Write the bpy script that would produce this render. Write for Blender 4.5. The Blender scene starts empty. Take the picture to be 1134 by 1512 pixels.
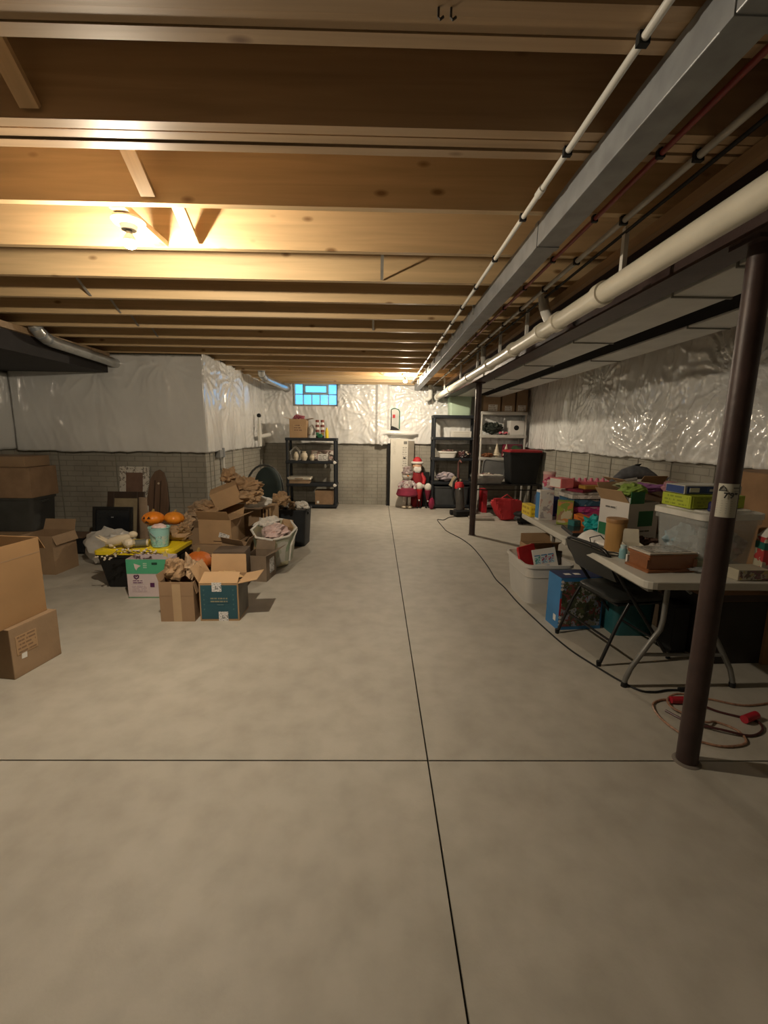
import bpy, math, random
from mathutils import Vector, Matrix, noise, Euler
random.seed(7)
SC = bpy.context.scene
COL = SC.collection
# ------------------------------------------------------------------ camera
PITCH, YAW, ROLL, EYE, FPX = .17367, .0175, .0138, 1.5, 656.0
_F = Vector((math.sin(YAW)*math.cos(PITCH), math.cos(YAW)*math.cos(PITCH), -math.sin(PITCH)))
_R = Vector((math.cos(YAW), -math.sin(YAW), 0)); _U = _R.cross(_F)
_R2 = _R*math.cos(ROLL) + _U*math.sin(ROLL); _U2 = _U*math.cos(ROLL) - _R*math.sin(ROLL)
cam = bpy.data.cameras.new('camera'); cam.sensor_fit = 'VERTICAL'; cam.sensor_height = 36; cam.sensor_width = 27
cam.lens = FPX*36/1512; cam.clip_start = .02; cam.clip_end = 60
co = bpy.data.objects.new('camera', cam); COL.objects.link(co)
mw = Matrix((_R2, _U2, -_F)).transposed().to_4x4(); mw.translation = (0, 0, EYE); co.matrix_world = mw
SC.camera = co
# ------------------------------------------------------------------ world, exposure
w = bpy.data.worlds.new('sky'); SC.world = w; w.use_nodes = True
w.node_tree.nodes['Background'].inputs[0].default_value = (.13, .50, .95, 1)
w.node_tree.nodes['Background'].inputs[1].default_value = .62
SC.view_settings.view_transform = 'Standard'; SC.view_settings.look = 'None'
SC.view_settings.gamma = 1; SC.view_settings.use_curve_mapping = False
SC.view_settings.exposure = 2.1
BULB_NEAR, BULB_FAR = 1150.0, 1180.0

# ------------------------------------------------------------------ materials
_mc = {}
def _new(name):
    m = bpy.data.materials.new(name); m.use_nodes = True
    return m, m.node_tree, m.node_tree.nodes['Principled BSDF']
def _c(c): return (c[0], c[1], c[2], 1)
def mat(name, col, rough=.6, metal=0, var=.25, scale=6, stretch=(1, 1, 1), bump=0, bscale=40, coat=0, trans=0, spec=.5, coords='Object', alpha=1, emit=None, sheen=0):
    if name in _mc: return _mc[name]
    m, t, b = _new(name); N = t.nodes.new; L = t.links.new
    b.inputs['Roughness'].default_value = rough; b.inputs['Metallic'].default_value = metal
    b.inputs['Specular IOR Level'].default_value = spec; b.inputs['Coat Weight'].default_value = coat
    b.inputs['Transmission Weight'].default_value = trans; b.inputs['Alpha'].default_value = alpha
    b.inputs['Sheen Weight'].default_value = sheen
    tc = N('ShaderNodeTexCoord'); mp = N('ShaderNodeMapping'); mp.inputs['Scale'].default_value = stretch
    L(tc.outputs[coords], mp.inputs['Vector'])
    n = N('ShaderNodeTexNoise'); n.inputs['Scale'].default_value = scale; n.inputs['Detail'].default_value = 5
    L(mp.outputs[0], n.inputs['Vector'])
    r = N('ShaderNodeValToRGB'); r.color_ramp.elements[0].position = .3; r.color_ramp.elements[1].position = .7
    r.color_ramp.elements[0].color = _c([x*(1-var) for x in col]); r.color_ramp.elements[1].color = _c([min(1, x*(1+var*.4)) for x in col])
    L(n.outputs['Fac'], r.inputs[0]); L(r.outputs[0], b.inputs['Base Color'])
    if bump:
        n2 = N('ShaderNodeTexNoise'); n2.inputs['Scale'].default_value = bscale; n2.inputs['Detail'].default_value = 3
        L(mp.outputs[0], n2.inputs['Vector'])
        bp = N('ShaderNodeBump'); bp.inputs['Strength'].default_value = bump; bp.inputs['Distance'].default_value = .01
        L(n2.outputs['Fac'], bp.inputs['Height']); L(bp.outputs[0], b.inputs['Normal'])
    if emit:
        b.inputs['Emission Color'].default_value = _c(emit[0]); b.inputs['Emission Strength'].default_value = emit[1]
    _mc[name] = m; return m
def wood(name, col, axis=0, rough=.5, knots=True):
    if name in _mc: return _mc[name]
    m, t, b = _new(name); N = t.nodes.new; L = t.links.new
    b.inputs['Roughness'].default_value = rough
    tc = N('ShaderNodeTexCoord'); mp = N('ShaderNodeMapping')
    s = [22, 22, 22]; s[axis] = 1.1; mp.inputs['Scale'].default_value = s
    oi = N('ShaderNodeObjectInfo'); ad = N('ShaderNodeVectorMath'); ad.operation = 'ADD'
    ml = N('ShaderNodeMath'); ml.operation = 'MULTIPLY'; ml.inputs[1].default_value = 37
    L(oi.outputs['Random'], ml.inputs[0]); L(ml.outputs[0], ad.inputs[1]); L(tc.outputs['Object'], ad.inputs[0]); L(ad.outputs[0], mp.inputs[0])
    n = N('ShaderNodeTexNoise'); n.inputs['Scale'].default_value = 1; n.inputs['Detail'].default_value = 6; n.inputs['Distortion'].default_value = .6
    L(mp.outputs[0], n.inputs['Vector'])
    r = N('ShaderNodeValToRGB'); r.color_ramp.elements[0].position = .25; r.color_ramp.elements[1].position = .75
    r.color_ramp.elements[0].color = _c([x*.78 for x in col]); r.color_ramp.elements[1].color = _c([min(1, x*1.12) for x in col])
    L(n.outputs['Fac'], r.inputs[0]); out = r.outputs[0]
    if knots:
        mp2 = N('ShaderNodeMapping'); s2 = [7, 7, 7]; s2[axis] = 3.2; mp2.inputs['Scale'].default_value = s2; L(ad.outputs[0], mp2.inputs[0])
        v = N('ShaderNodeTexVoronoi'); v.inputs['Scale'].default_value = 1; L(mp2.outputs[0], v.inputs['Vector'])
        r2 = N('ShaderNodeValToRGB'); r2.color_ramp.elements[0].position = .05; r2.color_ramp.elements[1].position = .13
        r2.color_ramp.elements[0].color = (.3, .2, .12, 1); r2.color_ramp.elements[1].color = (1, 1, 1, 1)
        L(v.outputs['Distance'], r2.inputs[0])
        mx = N('ShaderNodeMix'); mx.data_type = 'RGBA'; mx.blend_type = 'MULTIPLY'; mx.inputs[0].default_value = .85
        L(out, mx.inputs[6]); L(r2.outputs[0], mx.inputs[7]); out = mx.outputs[2]
    L(out, b.inputs['Base Color'])
    bp = N('ShaderNodeBump'); bp.inputs['Strength'].default_value = .15; bp.inputs['Distance'].default_value = .003
    L(n.outputs['Fac'], bp.inputs['Height']); L(bp.outputs[0], b.inputs['Normal'])
    _mc[name] = m; return m
def printed(name, bg, fg, lines=4, dens=14, thresh=.47, rough=.5):
    """flat print: rows of small marks on a plain ground"""
    if name in _mc: return _mc[name]
    m, t, b = _new(name); N = t.nodes.new; L = t.links.new; b.inputs['Roughness'].default_value = rough
    tc = N('ShaderNodeTexCoord'); sp = N('ShaderNodeSeparateXYZ'); L(tc.outputs['Generated'], sp.inputs[0])
    def mth(op, a, bb):
        q = N('ShaderNodeMath'); q.operation = op
        for i, x in enumerate((a, bb)):
            if x is None: continue
            if isinstance(x, (int, float)): q.inputs[i].default_value = x
            else: L(x, q.inputs[i])
        return q.outputs[0]
    v = mth('MULTIPLY', sp.outputs['Z'], lines); fl = mth('FLOOR', v, None); fr = mth('FRACT', v, None)
    row = mth('MULTIPLY', mth('GREATER_THAN', fr, .28), mth('LESS_THAN', fr, .74))
    n = N('ShaderNodeTexNoise'); n.noise_dimensions = '2D'; n.inputs['Scale'].default_value = 1; n.inputs['Detail'].default_value = 2
    cb = N('ShaderNodeCombineXYZ'); L(mth('MULTIPLY', sp.outputs['X'], dens), cb.inputs[0]); L(mth('MULTIPLY', fl, 5.37), cb.inputs[1]); L(cb.outputs[0], n.inputs['Vector'])
    k = mth('MULTIPLY', row, mth('GREATER_THAN', n.outputs['Fac'], thresh))
    k = mth('MULTIPLY', k, mth('MULTIPLY', mth('GREATER_THAN', sp.outputs['X'], .07), mth('LESS_THAN', sp.outputs['X'], .93)))
    mx = N('ShaderNodeMix'); mx.data_type = 'RGBA'; L(k, mx.inputs[0]); mx.inputs[6].default_value = _c(bg); mx.inputs[7].default_value = _c(fg)
    L(mx.outputs[2], b.inputs['Base Color']); _mc[name] = m; return m
def patches(name, cols, scale=14, rough=.4, stretch=(1, 1, 1), coords='Object'):
    """printed picture: irregular areas of flat colours"""
    if name in _mc: return _mc[name]
    m, t, b = _new(name); N = t.nodes.new; L = t.links.new; b.inputs['Roughness'].default_value = rough
    tc = N('ShaderNodeTexCoord'); mp = N('ShaderNodeMapping'); mp.inputs['Scale'].default_value = stretch; L(tc.outputs[coords], mp.inputs[0])
    nz = N('ShaderNodeTexNoise'); nz.inputs['Scale'].default_value = scale*.8; L(mp.outputs[0], nz.inputs['Vector'])
    va = N('ShaderNodeVectorMath'); va.operation = 'MULTIPLY_ADD'; va.inputs[1].default_value = (.12, .12, .12); L(nz.outputs['Color'], va.inputs[0]); L(mp.outputs[0], va.inputs[2])
    v = N('ShaderNodeTexVoronoi'); v.inputs['Scale'].default_value = scale; L(va.outputs[0], v.inputs['Vector'])
    sp = N('ShaderNodeSeparateColor'); L(v.outputs['Color'], sp.inputs[0])
    r = N('ShaderNodeValToRGB'); r.color_ramp.interpolation = 'CONSTANT'; el = r.color_ramp.elements
    while len(el) < len(cols): el.new(.5)
    for i, c in enumerate(cols): el[i].position = i/len(cols); el[i].color = _c(c)
    L(sp.outputs[0], r.inputs[0]); L(r.outputs[0], b.inputs['Base Color']); _mc[name] = m; return m
def concrete_wall(name, ax):
    if name in _mc: return _mc[name]
    m, t, b = _new(name); N = t.nodes.new; L = t.links.new; b.inputs['Roughness'].default_value = .85
    tc = N('ShaderNodeTexCoord'); sp = N('ShaderNodeSeparateXYZ'); L(tc.outputs['Object'], sp.inputs[0]); cb = N('ShaderNodeCombineXYZ')
    L(sp.outputs[ax], cb.inputs[0]); L(sp.outputs[2], cb.inputs[1])
    br = N('ShaderNodeTexBrick'); br.inputs['Scale'].default_value = 1; br.inputs['Brick Width'].default_value = .21; br.inputs['Row Height'].default_value = .072
    br.inputs['Mortar Size'].default_value = .007; br.inputs['Mortar Smooth'].default_value = .4; L(cb.outputs[0], br.inputs['Vector'])
    n = N('ShaderNodeTexNoise'); n.inputs['Scale'].default_value = 2.2; n.inputs['Detail'].default_value = 7; L(tc.outputs['Object'], n.inputs['Vector'])
    r = N('ShaderNodeValToRGB'); r.color_ramp.elements[0].position = .3; r.color_ramp.elements[1].position = .7
    r.color_ramp.elements[0].color = (.27, .255, .215, 1); r.color_ramp.elements[1].color = (.40, .385, .33, 1); L(n.outputs['Fac'], r.inputs[0])
    mx = N('ShaderNodeMix'); mx.data_type = 'RGBA'; mx.blend_type = 'MULTIPLY'; mx.inputs[0].default_value = 1
    r2 = N('ShaderNodeValToRGB'); r2.color_ramp.elements[0].color = (1, 1, 1, 1); r2.color_ramp.elements[1].color = (.80, .80, .80, 1); L(br.outputs['Fac'], r2.inputs[0])
    L(r.outputs[0], mx.inputs[6]); L(r2.outputs[0], mx.inputs[7]); L(mx.outputs[2], b.inputs['Base Color'])
    bp = N('ShaderNodeBump'); bp.invert = True; bp.inputs['Strength'].default_value = .7; bp.inputs['Distance'].default_value = .006
    L(br.outputs['Fac'], bp.inputs['Height']); L(bp.outputs[0], b.inputs['Normal']); _mc[name] = m; return m
def floor_mat():
    m, t, b = _new('floor_concrete'); N = t.nodes.new; L = t.links.new
    tc = N('ShaderNodeTexCoord')
    def nz(s, d): 
        n = N('ShaderNodeTexNoise'); n.inputs['Scale'].default_value = s; n.inputs['Detail'].default_value = d; L(tc.outputs['Object'], n.inputs['Vector']); return n.outputs['Fac']
    a = nz(.9, 6); c = nz(7, 8); d = nz(90, 2)
    r = N('ShaderNodeValToRGB'); r.color_ramp.elements[0].position = .33; r.color_ramp.elements[1].position = .68
    r.color_ramp.elements[0].color = (.38, .358, .312, 1); r.color_ramp.elements[1].color = (.46, .437, .385, 1); L(a, r.inputs[0])
    r2 = N('ShaderNodeValToRGB'); r2.color_ramp.elements[0].position = .3; r2.color_ramp.elements[1].position = .62
    r2.color_ramp.elements[0].color = (.85, .845, .83, 1); r2.color_ramp.elements[1].color = (1, 1, 1, 1); L(c, r2.inputs[0])
    mx = N('ShaderNodeMix'); mx.data_type = 'RGBA'; mx.blend_type = 'MULTIPLY'; mx.inputs[0].default_value = 1
    L(r.outputs[0], mx.inputs[6]); L(r2.outputs[0], mx.inputs[7]); L(mx.outputs[2], b.inputs['Base Color'])
    mr = N('ShaderNodeMapRange'); mr.inputs[3].default_value = .50; mr.inputs[4].default_value = .66; L(a, mr.inputs[0]); L(mr.outputs[0], b.inputs['Roughness'])
    b.inputs['Specular IOR Level'].default_value = .4
    bp = N('ShaderNodeBump'); bp.inputs['Strength'].default_value = .08; bp.inputs['Distance'].default_value = .004; L(d, bp.inputs['Height']); L(bp.outputs[0], b.inputs['Normal'])
    return m
def glassy(name, col, rough=.05, alpha=.35):
    return mat(name, col, rough=rough, var=.05, alpha=alpha, spec=.6)

PINE = wood('pine_joist', (.60, .43, .235), 0, .5)
PINE_D = wood('girder_wood', (.46, .32, .19), 0, .5)
PINE_Y = wood('pine_bridging', (.62, .44, .25), 1, .5)
SUBFL = mat('subfloor_board', (.30, .20, .12), .8, var=.4, scale=14, bump=.3)
FLOOR = floor_mat()
PLASTIC = mat('white_poly_sheet', (.80, .81, .80), .16, var=.10, scale=1.5, spec=.75, coat=.5)
PLASTIC.node_tree.nodes['Principled BSDF'].inputs['Coat Roughness'].default_value = .08
GALV = mat('galvanised_steel', (.32, .34, .36), .42, .35, var=.2, scale=12)
DUCTM = mat('dull_duct_steel', (.56, .56, .53), .42, .25, var=.12, scale=5)
BROWNST = mat('brown_primer_steel', (.052, .030, .027), .45, .1, var=.35, scale=9, bump=.1)
PVC = mat('pvc_cream', (.66, .63, .53), .32, var=.08)
PVCW = mat('pvc_white', (.70, .70, .66), .35, var=.06)
REDPIPE = mat('red_pex', (.22, .03, .025), .4, var=.1)
BLACKP = mat('black_plastic', (.012, .013, .014), .6, var=.2, spec=.3)
BLACKM = mat('black_metal', (.016, .016, .017), .35, .2, var=.2)
CHARC = mat('charcoal_plastic', (.022, .026, .032), .55, var=.2, spec=.3)
CARD = mat('cardboard', (.40, .262, .142), .8, var=.14, scale=5, bump=.1, bscale=60)
CARD2 = mat('cardboard_dull', (.31, .21, .125), .8, var=.18, scale=5, bump=.1)
CARDIN = mat('cardboard_inside', (.50, .33, .18), .8, var=.1, scale=5)
KRAFT = mat('kraft_paper', (.36, .235, .13), .75, var=.3, scale=9)
TAPE = mat('paper_tape', (.50, .36, .22), .4, var=.1)
WHITE = mat('white_paint', (.72, .71, .67), .5, var=.06)
PAPER = mat('white_paper', (.72, .71, .68), .7, var=.08)
CREAM = mat('cream_ceramic', (.66, .58, .44), .4, var=.12)
RED = mat('red_cloth', (.50, .02, .03), .6, var=.2)
MAROON = mat('maroon_velvet', (.22, .015, .045), .8, var=.3)
PINK = mat('pink_plastic', (.80, .19, .25), .4, var=.15)
PINKP = mat('pink_paper', (.72, .55, .54), .7, var=.2, scale=14)
ORANGE = mat('orange_plastic', (.78, .24, .02), .38, var=.2)
DKBR = mat('dark_brown_wood', (.05, .030, .020), .45, var=.3)
BRWOOD = wood('brown_box_wood', (.26, .10, .04), 0, .35, False)
MIDBR = mat('walnut_brown', (.17, .105, .07), .5, var=.25, stretch=(1, 1, .15), scale=20)
YEL = mat('yellow_plastic', (.80, .62, .02), .38, var=.08)
GREEN = mat('green_print', (.02, .17, .075), .5, var=.1)
MINT = mat('mint_green_print', (.08, .40, .23), .5, var=.08)
LIME = mat('lime_print', (.38, .46, .03), .5, var=.1)
BLUE = mat('blue_print', (.04, .20, .46), .42, var=.12)
NAVY = mat('navy_print', (.02, .035, .12), .45, var=.15)
TEALB = mat('dark_teal_print', (.022, .090, .125), .5, var=.1)
TEALC = mat('teal_cloth', (.01, .36, .36), .5, var=.3, scale=30)
AQUA = patches('aqua_floral', [(.30, .62, .60), (.36, .68, .66), (.30, .62, .60), (.55, .66, .60), (.22, .40, .42)], 45, .45)
SAGE = mat('sage_bin', (.42, .55, .42), .45, var=.06)
DKGREEN = mat('dark_green_cloth', (.018, .035, .034), .75, var=.3)
SKIN = mat('doll_felt', (.70, .42, .28), .7, var=.1)
GREYP = mat('grey_plush', (.13, .135, .15), .85, var=.3, scale=20)
SHADE_BH = mat('bulkhead_shade', (.030, .026, .026), .7, var=.3)  # near-black tone paints the shade of the upper left ceiling
CLEAR = glassy('clear_tub_plastic', (.60, .63, .62), .12, .30)
CLEARB = glassy('clear_film', (.66, .70, .72), .12, .42)

# ------------------------------------------------------------------ mesh helpers
class MB:
    def __init__(s): s.v = []; s.f = []
    def add(s, vs, fs):
        o = len(s.v); s.v += [tuple(x) for x in vs]; s.f += [tuple(i+o for i in f) for f in fs]; return s
    def box(s, c, d, r=(0, 0, 0), taper=1.0):
        R = Euler(r).to_matrix(); c = Vector(c); vs = []
        for z in (-.5, .5):
            k = taper if z > 0 else 1
            for x, y in ((-.5, -.5), (.5, -.5), (.5, .5), (-.5, .5)):
                vs.append(c + R @ Vector((x*d[0]*k, y*d[1]*k, z*d[2])))
        return s.add(vs, [(3, 2, 1, 0), (4, 5, 6, 7), (0, 1, 5, 4), (1, 2, 6, 5), (2, 3, 7, 6), (3, 0, 4, 7)])
    def b2(s, a, b): return s.box([(p+q)/2 for p, q in zip(a, b)], [abs(q-p) for p, q in zip(a, b)])
    def cyl(s, a, b, r, r2=None, n=14):
        a = Vector(a); b = Vector(b); d = (b-a).normalized(); r2 = r if r2 is None else r2
        u = d.orthogonal().normalized(); w_ = d.cross(u)
        vs = [a+(u*math.cos(t)+w_*math.sin(t))*r for t in [2*math.pi*i/n for i in range(n)]] + [b+(u*math.cos(t)+w_*math.sin(t))*r2 for t in [2*math.pi*i/n for i in range(n)]]
        return s.add(vs, [(i, (i+1) % n, n+(i+1) % n, n+i) for i in range(n)] + [tuple(range(n-1, -1, -1)), tuple(range(n, 2*n))])
    def tube(s, pts, r, n=8, closed=False):
        P = [Vector(p) for p in pts]; m = len(P); vs = []; u = None
        for i, p in enumerate(P):
            d = (P[(i+1) % m]-P[i-1]) if closed or 0 < i < m-1 else (P[1]-P[0] if i == 0 else P[-1]-P[-2])
            d.normalize()
            u = d.orthogonal().normalized() if u is None else (u-d*u.dot(d)).normalized()
            w_ = d.cross(u); rr = r[i] if isinstance(r, (list, tuple)) else r
            vs += [p+(u*math.cos(2*math.pi*k/n)+w_*math.sin(2*math.pi*k/n))*rr for k in range(n)]
        fs = [(i*n+k, i*n+(k+1) % n, ((i+1) % m)*n+(k+1) % n, ((i+1) % m)*n+k) for i in range(m if closed else m-1) for k in range(n)]
        if not closed: fs += [tuple(range(n-1, -1, -1)), tuple(range((m-1)*n, m*n))]
        return s.add(vs, fs)
    def lathe(s, prof, c=(0, 0, 0), n=20, sx=1, sy=1):
        vs = [(c[0]+r*math.cos(2*math.pi*k/n)*sx, c[1]+r*math.sin(2*math.pi*k/n)*sy, c[2]+z) for r, z in prof for k in range(n)]
        m = len(prof)
        return s.add(vs, [(i*n+k, i*n+(k+1) % n, (i+1)*n+(k+1) % n, (i+1)*n+k) for i in range(m-1) for k in range(n)] + [tuple(range(n-1, -1, -1)), tuple(range((m-1)*n, m*n))])
    def ell(s, c, r, nu=16, nv=10):
        pr = [(max(1e-3, math.sin(math.pi*i/nv)), -math.cos(math.pi*i/nv)) for i in range(nv+1)]
        vs = [(c[0]+r[0]*q*math.cos(2*math.pi*k/nu), c[1]+r[1]*q*math.sin(2*math.pi*k/nu), c[2]+r[2]*z) for q, z in pr for k in range(nu)]
        return s.add(vs, [(i*nu+k, i*nu+(k+1) % nu, (i+1)*nu+(k+1) % nu, (i+1)*nu+k) for i in range(nv) for k in range(nu)])
    def prism(s, poly, a, b, plane='xy'):
        def P(x, y, h): return {'xy': (x, y, h), 'xz': (x, h, y), 'yz': (h, x, y)}[plane]
        n = len(poly); vs = [P(x, y, a) for x, y in poly]+[P(x, y, b) for x, y in poly]
        return s.add(vs, [tuple(range(n-1, -1, -1)), tuple(range(n, 2*n))]+[(i, (i+1) % n, n+(i+1) % n, n+i) for i in range(n)])
    def quad(s, p, th=.003):
        p = [Vector(q) for q in p]; nn = (p[1]-p[0]).cross(p[2]-p[0]).normalized()*th
        return s.add(p+[q+nn for q in p], [(3, 2, 1, 0), (4, 5, 6, 7), (0, 1, 5, 4), (1, 2, 6, 5), (2, 3, 7, 6), (3, 0, 4, 7)])
    def crumple(s, c, r, seed, sub=3, amp=.35, freq=2.2):
        nu, nv = 10+sub*5, 6+sub*3; o = len(s.v); s.ell((0, 0, 0), (1, 1, 1), nu, nv); off = Vector((seed*3.17, seed*1.3, seed*.71))
        for i in range(o, len(s.v)):
            d = Vector(s.v[i]); k = 1+amp*(noise.noise(d*freq+off)+.6*abs(noise.noise(d*freq*2.3+off))-.2+.35*noise.noise(d*freq*5+off))
            s.v[i] = (c[0]+d.x*r[0]*k, c[1]+d.y*r[1]*k, c[2]+d.z*r[2]*k)
        return s
    def facet(s, c, r, seed, amp=.3, n=26, nu=30, nv=18):
        """crumpled paper: a ball cut by random planes, creased and dented"""
        rg = random.Random(seed); pl = []
        for _ in range(n):
            v = Vector((rg.gauss(0, 1), rg.gauss(0, 1), rg.gauss(0, 1))).normalized(); pl.append((v, rg.uniform(.55, 1.0)))
        o = len(s.v); s.ell((0, 0, 0), (1, 1, 1), nu, nv); off = Vector((seed*2.1, seed*.9, seed*.4))
        for i in range(o, len(s.v)):
            d = Vector(s.v[i]).normalized(); k = min([1.25]+[q/d.dot(v) for v, q in pl if d.dot(v) > .05])
            cr = 1-abs(noise.noise(d*1.35+off)); cr2 = 1-abs(noise.noise(d*2.9+off))
            k *= 1+amp*1.1*(cr**3-.55)+amp*.35*(cr2**4-.4)
            s.v[i] = (c[0]+d.x*r[0]*k, c[1]+d.y*r[1]*k, c[2]+d.z*r[2]*k)
        return s
    def build(s, name, m, parent=None, smooth=None, bevel=0, loc=None, rot=None):
        me = bpy.data.meshes.new(name); me.from_pydata(s.v, [], s.f); me.validate()
        me.materials.append(m)
        import bmesh
        bm = bmesh.new(); bm.from_mesh(me); bmesh.ops.recalc_face_normals(bm, faces=bm.faces); bm.to_mesh(me); bm.free()
        if smooth is not None:
            me.polygons.foreach_set('use_smooth', [True]*len(me.polygons)); me.set_sharp_from_angle(angle=smooth)
        o = bpy.data.objects.new(name, me); COL.objects.link(o)
        if parent: o.parent = parent
        if loc: o.location = loc
        if rot: o.rotation_euler = rot
        if bevel:
            bv = o.modifiers.new('bevel', 'BEVEL'); bv.width = bevel; bv.segments = 2; bv.limit_method = 'ANGLE'
        return o
SM = .7
def tag(o, label, cat, group=None):
    o['label'] = label; o['category'] = cat
    if group: o['group'] = group
    return o
def thing(name, label, cat, loc=(0, 0, 0), rz=0, group=None, rot=None):
    o = bpy.data.objects.new(name, None); o.empty_display_size = .05; COL.objects.link(o)
    o.location = loc; o.rotation_euler = rot if rot else (0, 0, rz); return tag(o, label, cat, group)
def struct(o): o['kind'] = 'structure'; return o
def decal(parent, name, m, c, wd, ht, face='front', rot=0):
    """thin printed sheet lying on a face: front = -y side, right = +x side, top = +z, left = -x"""
    e = {'front': (0, rot, 0), 'right': (0, rot, math.pi/2), 'left': (0, rot, -math.pi/2), 'top': (-math.pi/2, 0, rot)}[face]
    o = MB().box((0, 0, 0), (wd, .0024, ht)).build(name, m, parent, loc=c, rot=e); return o
def text(parent, name, s, size, m, c, face='front', rz=0):
    cu = bpy.data.curves.new(name, 'FONT'); cu.body = s; cu.size = size; cu.extrude = .0006; cu.offset = size*.035; cu.align_x = 'CENTER'; cu.align_y = 'CENTER'
    t = bpy.data.objects.new(name, cu); COL.objects.link(t)
    dg = bpy.context.evaluated_depsgraph_get(); me = bpy.data.meshes.new_from_object(t.evaluated_get(dg)); bpy.data.objects.remove(t)
    me.materials.clear(); me.materials.append(m)
    o = bpy.data.objects.new(name, me); COL.objects.link(o); o.parent = parent; o.location = c
    o.rotation_euler = {'front': (math.pi/2, 0, rz), 'right': (math.pi/2, 0, math.pi/2)}[face]; return o
def copy_tree(o, parent=None):
    c = o.copy(); COL.objects.link(c); c.parent = parent
    for ch in list(o.children): copy_tree(ch, c)
    return c
def nz(x, y=0, z=0): return noise.noise(Vector((x, y, z)))

# ------------------------------------------------------------------ setting
XL, XR, YB, YF, ZC = -4.95, 3.10, -2.6, 9.485, 2.5     # left wall, right wall, back wall, far wall, joist underside
XJ, YJ = -2.38, 6.25                                   # jog of the foundation on the left
CW_X, CW_Y = concrete_wall('cast_brick_concrete_x', 0), concrete_wall('cast_brick_concrete_y', 1)
fl = struct(MB().b2((XL-.2, YB-.2, -.2), (XR+.2, YF+.2, -.02)).build('floor', mat('slab_joint_dark', (.05, .045, .04), .9)))
g = .004
for xa, xb in ((XL-.2, .253-g), (.253+g, XR+.2)):
    for ya, yb in ((YB-.2, 1.84-g), (1.84+g, YF+.2)):
        MB().b2((xa, ya, -.1), (xb, yb, 0)).build('slab', FLOOR, fl)
def seams(parent, ax, vals, other, zt):
    for v in vals:
        a = (v-.006, other-.007, 0) if ax == 0 else (other-.007, v-.006, 0); b = (v+.006, other+.007, zt) if ax == 0 else (other+.007, v+.006, zt)
        MB().b2(a, b).build('form_seam', mat('concrete_fin', (.25, .24, .20), .9), parent)
ZT = 2.78
wf = MB().b2((XJ-.3, YF, 0), (-1.73, YF+.25, ZT)).b2((-1.73, YF, 0), (-.835, YF+.25, 2.072)).b2((-1.73, YF, 2.507), (-.835, YF+.25, ZT)).b2((-.835, YF, 0), (XR+.25, YF+.25, ZT)).build('wall_far', CW_X); struct(wf)
seams(wf, 0, [-2.1, -1.5, -.9, -.28, .02, .9, 1.5], YF, 1.33)
wr = struct(MB().b2((XR, YB-.2, 0), (XR+.25, YF, ZT)).build('wall_right', CW_Y)); seams(wr, 1, [2.2+.61*i for i in range(12)], XR, 1.3)
wl = struct(MB().b2((XL-.25, YB-.2, 0), (XL, YJ, ZT)).build('wall_left', CW_Y))
wj = struct(MB().b2((XL-.25, YJ, 0), (XJ, YJ+.25, ZT)).build('wall_left_jog', CW_X)); seams(wj, 0, [-4.4, -3.62, -2.72], YJ, 1.25)
wj2 = struct(MB().b2((XJ-.25, YJ+.25, 0), (XJ, YF, ZT)).build('wall_left_return', CW_Y)); seams(wj2, 1, [6.4, 6.55, 6.95, 7.4, 8.0], XJ, 1.25)
struct(MB().b2((XL-.25, YB-.25, 0), (XR+.25, YB, ZT)).build('wall_back', CW_X))
# ceiling: subfloor with joists, girders, bridging
ce = struct(MB().b2((XL-.2, YB-.2, ZC+.286), (XR+.2, YF+.2, ZC+.31)).build('ceiling', SUBFL))
JY = [2.221+.489*i for i in range(15)]
jm = MB().b2((-4.1, -.019, 0), (4.05, .019, .285))
j0 = None
for y in JY + [-.66, -.17, .32, .81, -1.15, -1.64, -2.13]:
    if y > YF-.1: continue
    if j0 is None: j0 = jm.build('joist', PINE, ce, loc=(-.92, y, ZC))
    else:
        j = j0.copy(); COL.objects.link(j); j.location = (-.92, y, ZC)
    
gm = MB().b2((-4.1, -.0215, 0), (4.05, .0215, .285)).build('girder_ply', PINE_D, ce, loc=(-.92, 1.245, ZC))
for y in (1.292, 1.339, 1.690, 1.745, 1.800):
    q = gm.copy(); COL.objects.link(q); q.location = (-.92, y, ZC + (.003 if y in (1.292, 1.745) else 0))
MB().b2((XL, YF-.045, ZC), (XR, YF-.004, ZC+.285)).build('rim_joist', PINE, ce)
def bridging(x, ya, yb, wd=.062):
    for s in (0, 1):
        a = Vector((x+s*.06, ya, ZC+(.015 if s else .262))); b = Vector((x+s*.06, yb, ZC+(.262 if s else .015)))
        d = b-a; MB().box((0, 0, 0), (wd, d.length-.03, .02)).build('bridging_board', PINE_Y, ce, loc=(a+b)/2, rot=(math.atan2(d.z, d.y), 0, 0))
bridging(-1.13, 1.362, 1.668); bridging(-1.02, 1.823, 2.200); bridging(-1.02, 2.242, 2.69)
STRAP = mat('bridging_steel', (.42, .41, .38), .45, .6)
for x, ya in ((-2.95, 2.73), (-2.2, 3.22), (-2.25, 3.71), (-2.35, 4.2), (-2.4, 4.69), (.02, 2.73), (-.05, 4.2), (.1, 7.62)):
    MB().box((0, 0, 0), (.02, .50, .003)).build('bridging_strap', STRAP, ce, loc=(x, ya+.225, ZC+.13), rot=(math.atan2(-.24, .43), 0, 0))
for x, y in ((-1.20, 2.375), (.46, 7.86)):
    MB().b2((x-.035, y-.12, ZC+.002), (x+.035, y+.33, ZC+.030)).build('blocking', PINE_Y, ce)
HOOK = mat('hook_iron', (.03, .025, .02), .6)
for x in (.135, .165): MB().tube([(x, 1.245, ZC+.002), (x, 1.245, ZC-.02), (x+.004, 1.24, ZC-.028), (x+.012, 1.24, ZC-.022)], .003, 6).build('hook', HOOK, ce, SM)
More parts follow.
